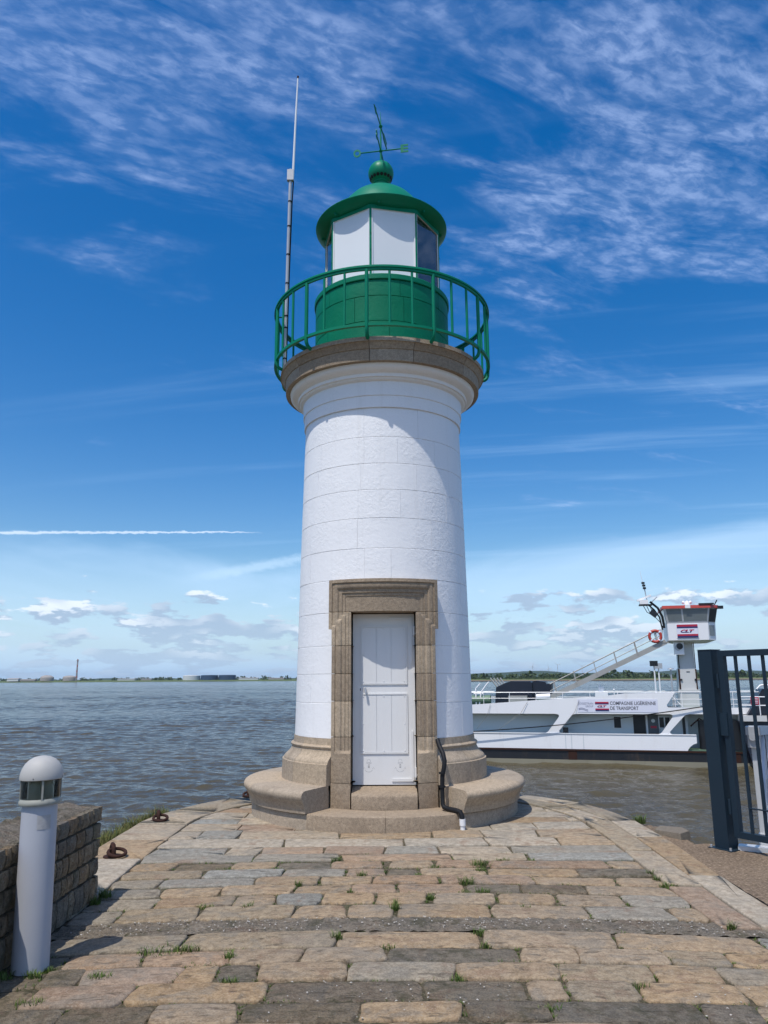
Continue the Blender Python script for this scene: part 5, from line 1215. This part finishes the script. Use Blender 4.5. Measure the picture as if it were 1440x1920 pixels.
# life ring on the stair
lr = empty('life_ring', (0, 0, 0)); lr.matrix_world = Matrix.Translation((6.01, 49.77, 0)) @ Matrix.Rotation(R_(-15.04), 4, 'Z') @ Matrix.Translation((10.75, 0.90, 4.0)); tag(lr, 'red life ring hanging on the rail at the top of the ferry stair', 'life ring')
P = [(0.34 * math.cos(k * math.pi / 12), 0, 0.34 * math.sin(k * math.pi / 12)) for k in range(25)]
MB().tube(P, 0.085, 8, caps=False).build('buoy_ring', 'ship_red', lr, 60)
for k in range(4):
    a = R_(45 + 90 * k); MB().tube([(0.34 * math.cos(a - 0.12), 0, 0.34 * math.sin(a - 0.12)), (0.342 * math.cos(a), 0, 0.342 * math.sin(a)), (0.34 * math.cos(a + 0.12), 0, 0.34 * math.sin(a + 0.12))], 0.090, 8).build('reflective_band', 'sign_white', lr)

# ------------------------------------------------------------------ dark workboat berthed beyond the ferry's end
WBm = Matrix.Translation((6.01, 49.77, 0)) @ Matrix.Rotation(R_(-15.04), 4, 'Z')
wk = empty('workboat', (0, 0, 0)); wk.matrix_world = WBm @ Matrix.Translation((19.2, -1.9, 0)); tag(wk, 'dark navy workboat with white rails and yellow crane seen between the gate bars', 'boat')
MB().add([(-3.6, 0.9, -5), (9, 0, -5), (9, 4, -5), (-3.6, 3.1, -5), (-4.4, 1.2, -0.95), (9.4, -0.3, -0.75), (9.4, 4.4, -0.75), (-4.4, 2.9, -0.95)], [(0, 3, 2, 1), (4, 5, 6, 7), (0, 1, 5, 4), (1, 2, 6, 5), (2, 3, 7, 6), (3, 0, 4, 7)]).build('hull', 'navy', wk, None)
MB().box((-4.3, 0.9, -0.92), (-1.9, 3.2, -0.62)).build('bow_platform', 'col_white', wk, None)
MB().prism([(-3.9, -0.6), (-3.0, 0.85), (-1.9, 0.85), (-1.9, -0.6)], 1.4, 3.0).build('winch_housing', 'navy', wk, None)
MB().prism([(-1.85, -0.74), (-1.85, 0.9), (2.5, 0.9), (2.5, -0.74)], 1.0, 3.4).build('deck_cabin', 'navy', wk, None)
wr = MB()
for z in (0.42, -0.05): wr.tube([(-4.3, 0.95, z), (-2.0, 0.95, z)], 0.035, 6)
wr = wr.build('bow_rail', 'hull_white', wk)
for u in (-4.25, -3.3): MB().tube([(u, 0.95, -0.6), (u, 0.95, 0.44)], 0.03, 6).build('rail_stanchion', 'hull_white', wr)
MB().tube([(-2.05, 0.95, -0.6), (-2.45, 0.95, 1.45)], 0.045, 6).build('leaning_stanchion', 'hull_white', wr)
MB().tube([(-3.3, 1.3, 0.85), (-3.1, 1.3, 1.05), (-2.8, 1.3, 1.10), (-2.5, 1.3, 0.98), (-2.4, 1.3, 0.7)], 0.05, 6).build('hooped_rail', 'hull_white', wr)
MB().box((-3.75, 0.90, 0.0), (-3.32, 0.94, 0.42)).build('red_notice', 'sign_red', wk, None)
for k in range(4): MB().box((-3.70, 0.885, 0.07 + 0.085 * k), (-3.37, 0.898, 0.10 + 0.085 * k)).build('notice_line', 'sign_white', wk, None)
ck = MB().box((-1.7, 1.2, 0.91), (-0.9, 1.5, 1.12)).build('crane_base', 'yellow', wk, None)
MB().bar((-1.55, 1.1, 1.0), (-1.25, 1.1, 0.05), 0.16, 0.22).bar((-1.25, 1.1, 1.05), (-1.1, 1.1, 0.1), 0.12, 0.12).build('crane_jib', 'yellow', ck, None)
MB().box((-1.55, 1.6, 1.12), (-1.05, 2.1, 1.95)).build('pilot_cabinet', 'hull_white', wk, None)
MB().tube([(-1.3, 1.8, 1.95), (-1.3, 1.8, 2.6)], 0.06, 6).build('signal_mast', 'hull_white', wk)
MB().box((-1.6, 1.7, 2.45), (-0.9, 1.9, 2.58)).build('mast_yard', 'hull_white', wk, None); MB().box((-1.0, 1.6, 2.3), (-0.4, 1.7, 2.6)).build('red_flag_board', 'sign_red', wk, None)

# ------------------------------------------------------------------ far banks
def bank(name, line, depth, z1, mat, ztop_var=0.3):
    mb = MB(); n = len(line)
    vs = [(x, y, WZ - 0.3) for x, y in line] + [(x, y + 8, -2.4) for x, y in line] + [(x, y + 30, z1 + random.uniform(-ztop_var, ztop_var)) for x, y in line] + [(x, y + depth, z1 + 0.5) for x, y in line]
    mb.add(vs, [(r * n + i, r * n + i + 1, (r + 1) * n + i + 1, (r + 1) * n + i) for r in range(3) for i in range(n - 1)])
    o = mb.build(name, mat, None); tag(o, kind='structure'); return o
lineL = [(-2600, 2050), (-1500, 1880), (-1000, 1830), (-575, 1810), (-300, 1800), (-120, 1780), (60, 1500), (100, 1300)]
lineR = [(40, 1120), (150, 1060), (300, 1040), (450, 1060), (700, 1120), (1300, 1300), (2600, 1700)]
bank('far_shore', lineL, 2500, -0.6, 'bank'); bank('far_shore', lineR, 2500, -0.9, 'bank')
mb = MB(); n = len(lineR)
mb.add([(x, y - 3, WZ + 0.05) for x, y in lineR] + [(x, y + 9, -2.2) for x, y in lineR], [(i, i + 1, n + i + 1, n + i) for i in range(n - 1)])
o = mb.build('mud_shore', 'mud', None); tag(o, kind='structure')
def at_line(line, x):
    for (x0, y0), (x1, y1) in zip(line, line[1:]):
        if x0 <= x <= x1: return y0 + (y1 - y0) * (x - x0) / (x1 - x0)
    return line[-1][1]
def clump(mb, x, y, z, w, h, n):
    for _ in range(n):
        a = random.uniform(0, 6.283); r = w * 0.5 * math.sqrt(random.random()); t = random.random()
        px, py, pz = x + r * math.cos(a) * (1 - 0.4 * t), y + r * math.sin(a) * 0.6, z + h * t
        s = h * random.uniform(0.14, 0.30)
        d = Vector((random.gauss(0, 1), random.gauss(0, 1) - 0.6, random.gauss(0, 1) + 0.5)).normalized()
        u = d.orthogonal().normalized(); w2 = d.cross(u); m = 5; off = random.uniform(0, 6)
        mb.add([(px + (u.x * math.cos(off + k * 1.2566) + w2.x * math.sin(off + k * 1.2566)) * s * random.uniform(.7, 1.2), py + (u.y * math.cos(off + k * 1.2566) + w2.y * math.sin(off + k * 1.2566)) * s, pz + (u.z * math.cos(off + k * 1.2566) + w2.z * math.sin(off + k * 1.2566)) * s * random.uniform(.7, 1.2)) for k in range(m)], [tuple(range(m))])
def woods(name, line, x0, x1, dens, h0, h1, back, label):
    mb = MB(); x = x0
    while x < x1:
        y = at_line(line, x) + random.uniform(*back); h = random.uniform(h0, h1) * (1.35 if random.random() < 0.08 else 1)
        clump(mb, x, y, -1.2, h * random.uniform(1.3, 2.4), h, 26); x += dens * random.uniform(0.4, 1.5)
    o = mb.build(name, 'woods', None, None, False); tag(o, label, 'woods', kind='stuff')
woods('riverside_woods', lineL, -1500, 90, 7.0, 3.5, 7.5, (60, 160), 'low dark tree line along the far left bank')
woods('riverside_woods', lineR, 45, 900, 3.2, 4.5, 8.2, (45, 110), 'green tree belt along the far right bank')
woods('shore_scrub', lineR, 45, 900, 2.0, 1.6, 3.2, (22, 40), 'low light green scrub at the foot of the right bank')
mb = MB(); n = 70; vs = []
for r, yy in ((0, 3600), (1, 3900)):
    for i in range(n):
        x = -1500 + 5200 * i / (n - 1); hgt = (3 + 22 * max(0, min(1, (x - 150) / 500)) + 5 * math.sin(i * 0.5) + 3 * math.sin(i * 1.3)) if r else -4
        vs.append((x, yy + 60 * math.sin(i), hgt))
mb.add(vs, [(i, i + 1, n + i + 1, n + i) for i in range(n - 1)] )
o = mb.build('hills', 'hills', None); tag(o, kind='structure')
# things on the left bank
def tank(x, y, r, h, dome, mat, label, grp):
    t = empty('storage_tank', (x, y, -1.0)); tag(t, label, 'storage tank', grp)
    MB().ring([(r, 0), (r, h), (r * 0.985, h + 0.3)], n=32, closed_prof=False).build('shell', mat, t)
    MB().ring([(r * 0.985, h + 0.3), (r * 0.8, h + 0.3 + dome * 0.45), (r * 0.45, h + 0.3 + dome * 0.85), (0, h + 0.3 + dome)], n=32, closed_prof=False).build('roof', mat, t)
    for k in range(3): MB().ring([(r + 0.15, h * (k + 1) / 4), (r + 0.15, h * (k + 1) / 4 + 0.4)], n=32, closed_prof=False).build('wind_girder', mat, t)
tank(-795, 1850, 15, 8.5, 5.0, 'concrete', 'leftmost of the two grey domed storage tanks on the far left bank', 'storage tanks')
tank(-742, 1850, 15, 8.8, 3.5, 'concrete', 'grey domed storage tank just left of the tall mast on the far bank', 'storage tanks')
tank(-455, 1850, 20, 10.5, 1.0, 'tankwhite', 'pale white flat storage tank left of the two blue tanks', 'storage tanks')
tank(-413, 1850, 20, 11.0, 0.5, 'tankblue', 'dark blue storage tank right beside the pale tank on the far bank', 'storage tanks')
tank(-371, 1850, 20, 11.0, 0.5, 'tankblue', 'dark blue storage tank nearest the lighthouse on the far bank', 'storage tanks')
mast = empty('lattice_mast', (-722, 1840, -1)); tag(mast, 'tall thin lattice mast rising above the far left bank', 'mast')
for k in range(8):
    z0, z1 = 50 * k / 8, 50 * (k + 1) / 8; r0, r1 = 2.0 - 0.9 * k / 8, 2.0 - 0.9 * (k + 1) / 8; mb = MB()
    for q in range(4):
        a, b = R_(45 + 90 * q), R_(135 + 90 * q)
        p = lambda r, an, z: (r * math.cos(an), r * math.sin(an), z)
        mb.bar(p(r0, a, z0), p(r1, a, z1), 0.55, 0.55).bar(p(r0, a, z0), p(r1, b, z1), 0.35, 0.35).bar(p(r0, b, z0), p(r1, a, z1), 0.35, 0.35)
    mb.build('section', 'redwhite' if k % 2 else 'concrete', mast, None)
MB().box((-2.2, -2.2, 46), (2.2, 2.2, 47.2)).build('platform', 'concrete', mast, None)
blds = [(-868, 1840, 26, 7, 'tankwhite', 'small pale shed at the far left edge of the bank'), (-835, 1845, 34, 5, 'concrete', 'long low grey shed left of the domed tanks'), (-610, 1860, 40, 4.5, 'tankwhite', 'long low pale shed between the mast and the pale tank'), (-560, 1850, 24, 4, 'concrete', 'low grey shed standing in the far left tree line'), (-320, 1850, 46, 5, 'tankwhite', 'long pale warehouse right of the blue tanks'), (-255, 1850, 36, 4.5, 'concrete', 'low grey warehouse on the bank nearest the lighthouse')]
for x, y, w, h, mt, lb in blds:
    b_ = empty('shed', (x, y, -1.0)); tag(b_, lb, 'shed', 'sheds on the far bank')
    MB().box((-w / 2, -8, 0), (w / 2, 8, h * 0.7)).build('walls', mt, b_, None)
    MB().add([(-w / 2 - .5, -8.5, h * 0.7), (w / 2 + .5, -8.5, h * 0.7), (w / 2 + .5, 8.5, h * 0.7), (-w / 2 - .5, 8.5, h * 0.7), (-w / 2 - .5, 0, h), (w / 2 + .5, 0, h)], [(0, 1, 5, 4), (2, 3, 4, 5), (0, 4, 3), (1, 2, 5)]).build('roof', 'concrete', b_, None)
for x, y, h, lb in ((865, 4600, 62, 'leftmost of the four distant wind turbines'), (958, 4600, 52, 'second of the four distant wind turbines from the left'), (1012, 4600, 70, 'third and tallest of the four distant wind turbines from the left'), (1155, 4600, 62, 'rightmost of the four distant wind turbines')):
    t = empty('wind_turbine', (x, y, 0)); tag(t, lb, 'wind turbine', 'distant wind turbines')
    MB().tube([(0, 0, 0), (0, 0, h)], [2.0, 1.2], 8).build('tower', 'tankwhite', t); MB().box((-1.5, -4, h - 1.2), (1.5, 3, h + 1.6)).build('nacelle', 'tankwhite', t, None)
    a0 = random.uniform(0, 2)
    for k in range(3):
        a = a0 + k * 2.094; MB().tube([(0, -4.5, h), (9 * math.cos(a), -4.5, h + 9 * math.sin(a)), (24 * math.cos(a), -4.5, h + 24 * math.sin(a))], [0.7, 1.3, 0.3], 6).build('blade', 'tankwhite', t)

# ------------------------------------------------------------------ air over the estuary
hm = bpy.data.materials.new('air'); hm.use_nodes = True; ht = hm.node_tree; ht.nodes.clear()
hv = nd(ht, 'ShaderNodeVolumePrincipled', None, Color=(0.80, 0.90, 1.0, 1), Density=0.00005, Anisotropy=0.2)
nd(ht, 'ShaderNodeOutputMaterial', None, Volume=hv.outputs[0])
mb = MB().box((-14500, -2500, -9), (14500, 14500, 110)); o = mb.build('haze', None, None, None); o.data.materials.append(hm); tag(o, kind='stuff')
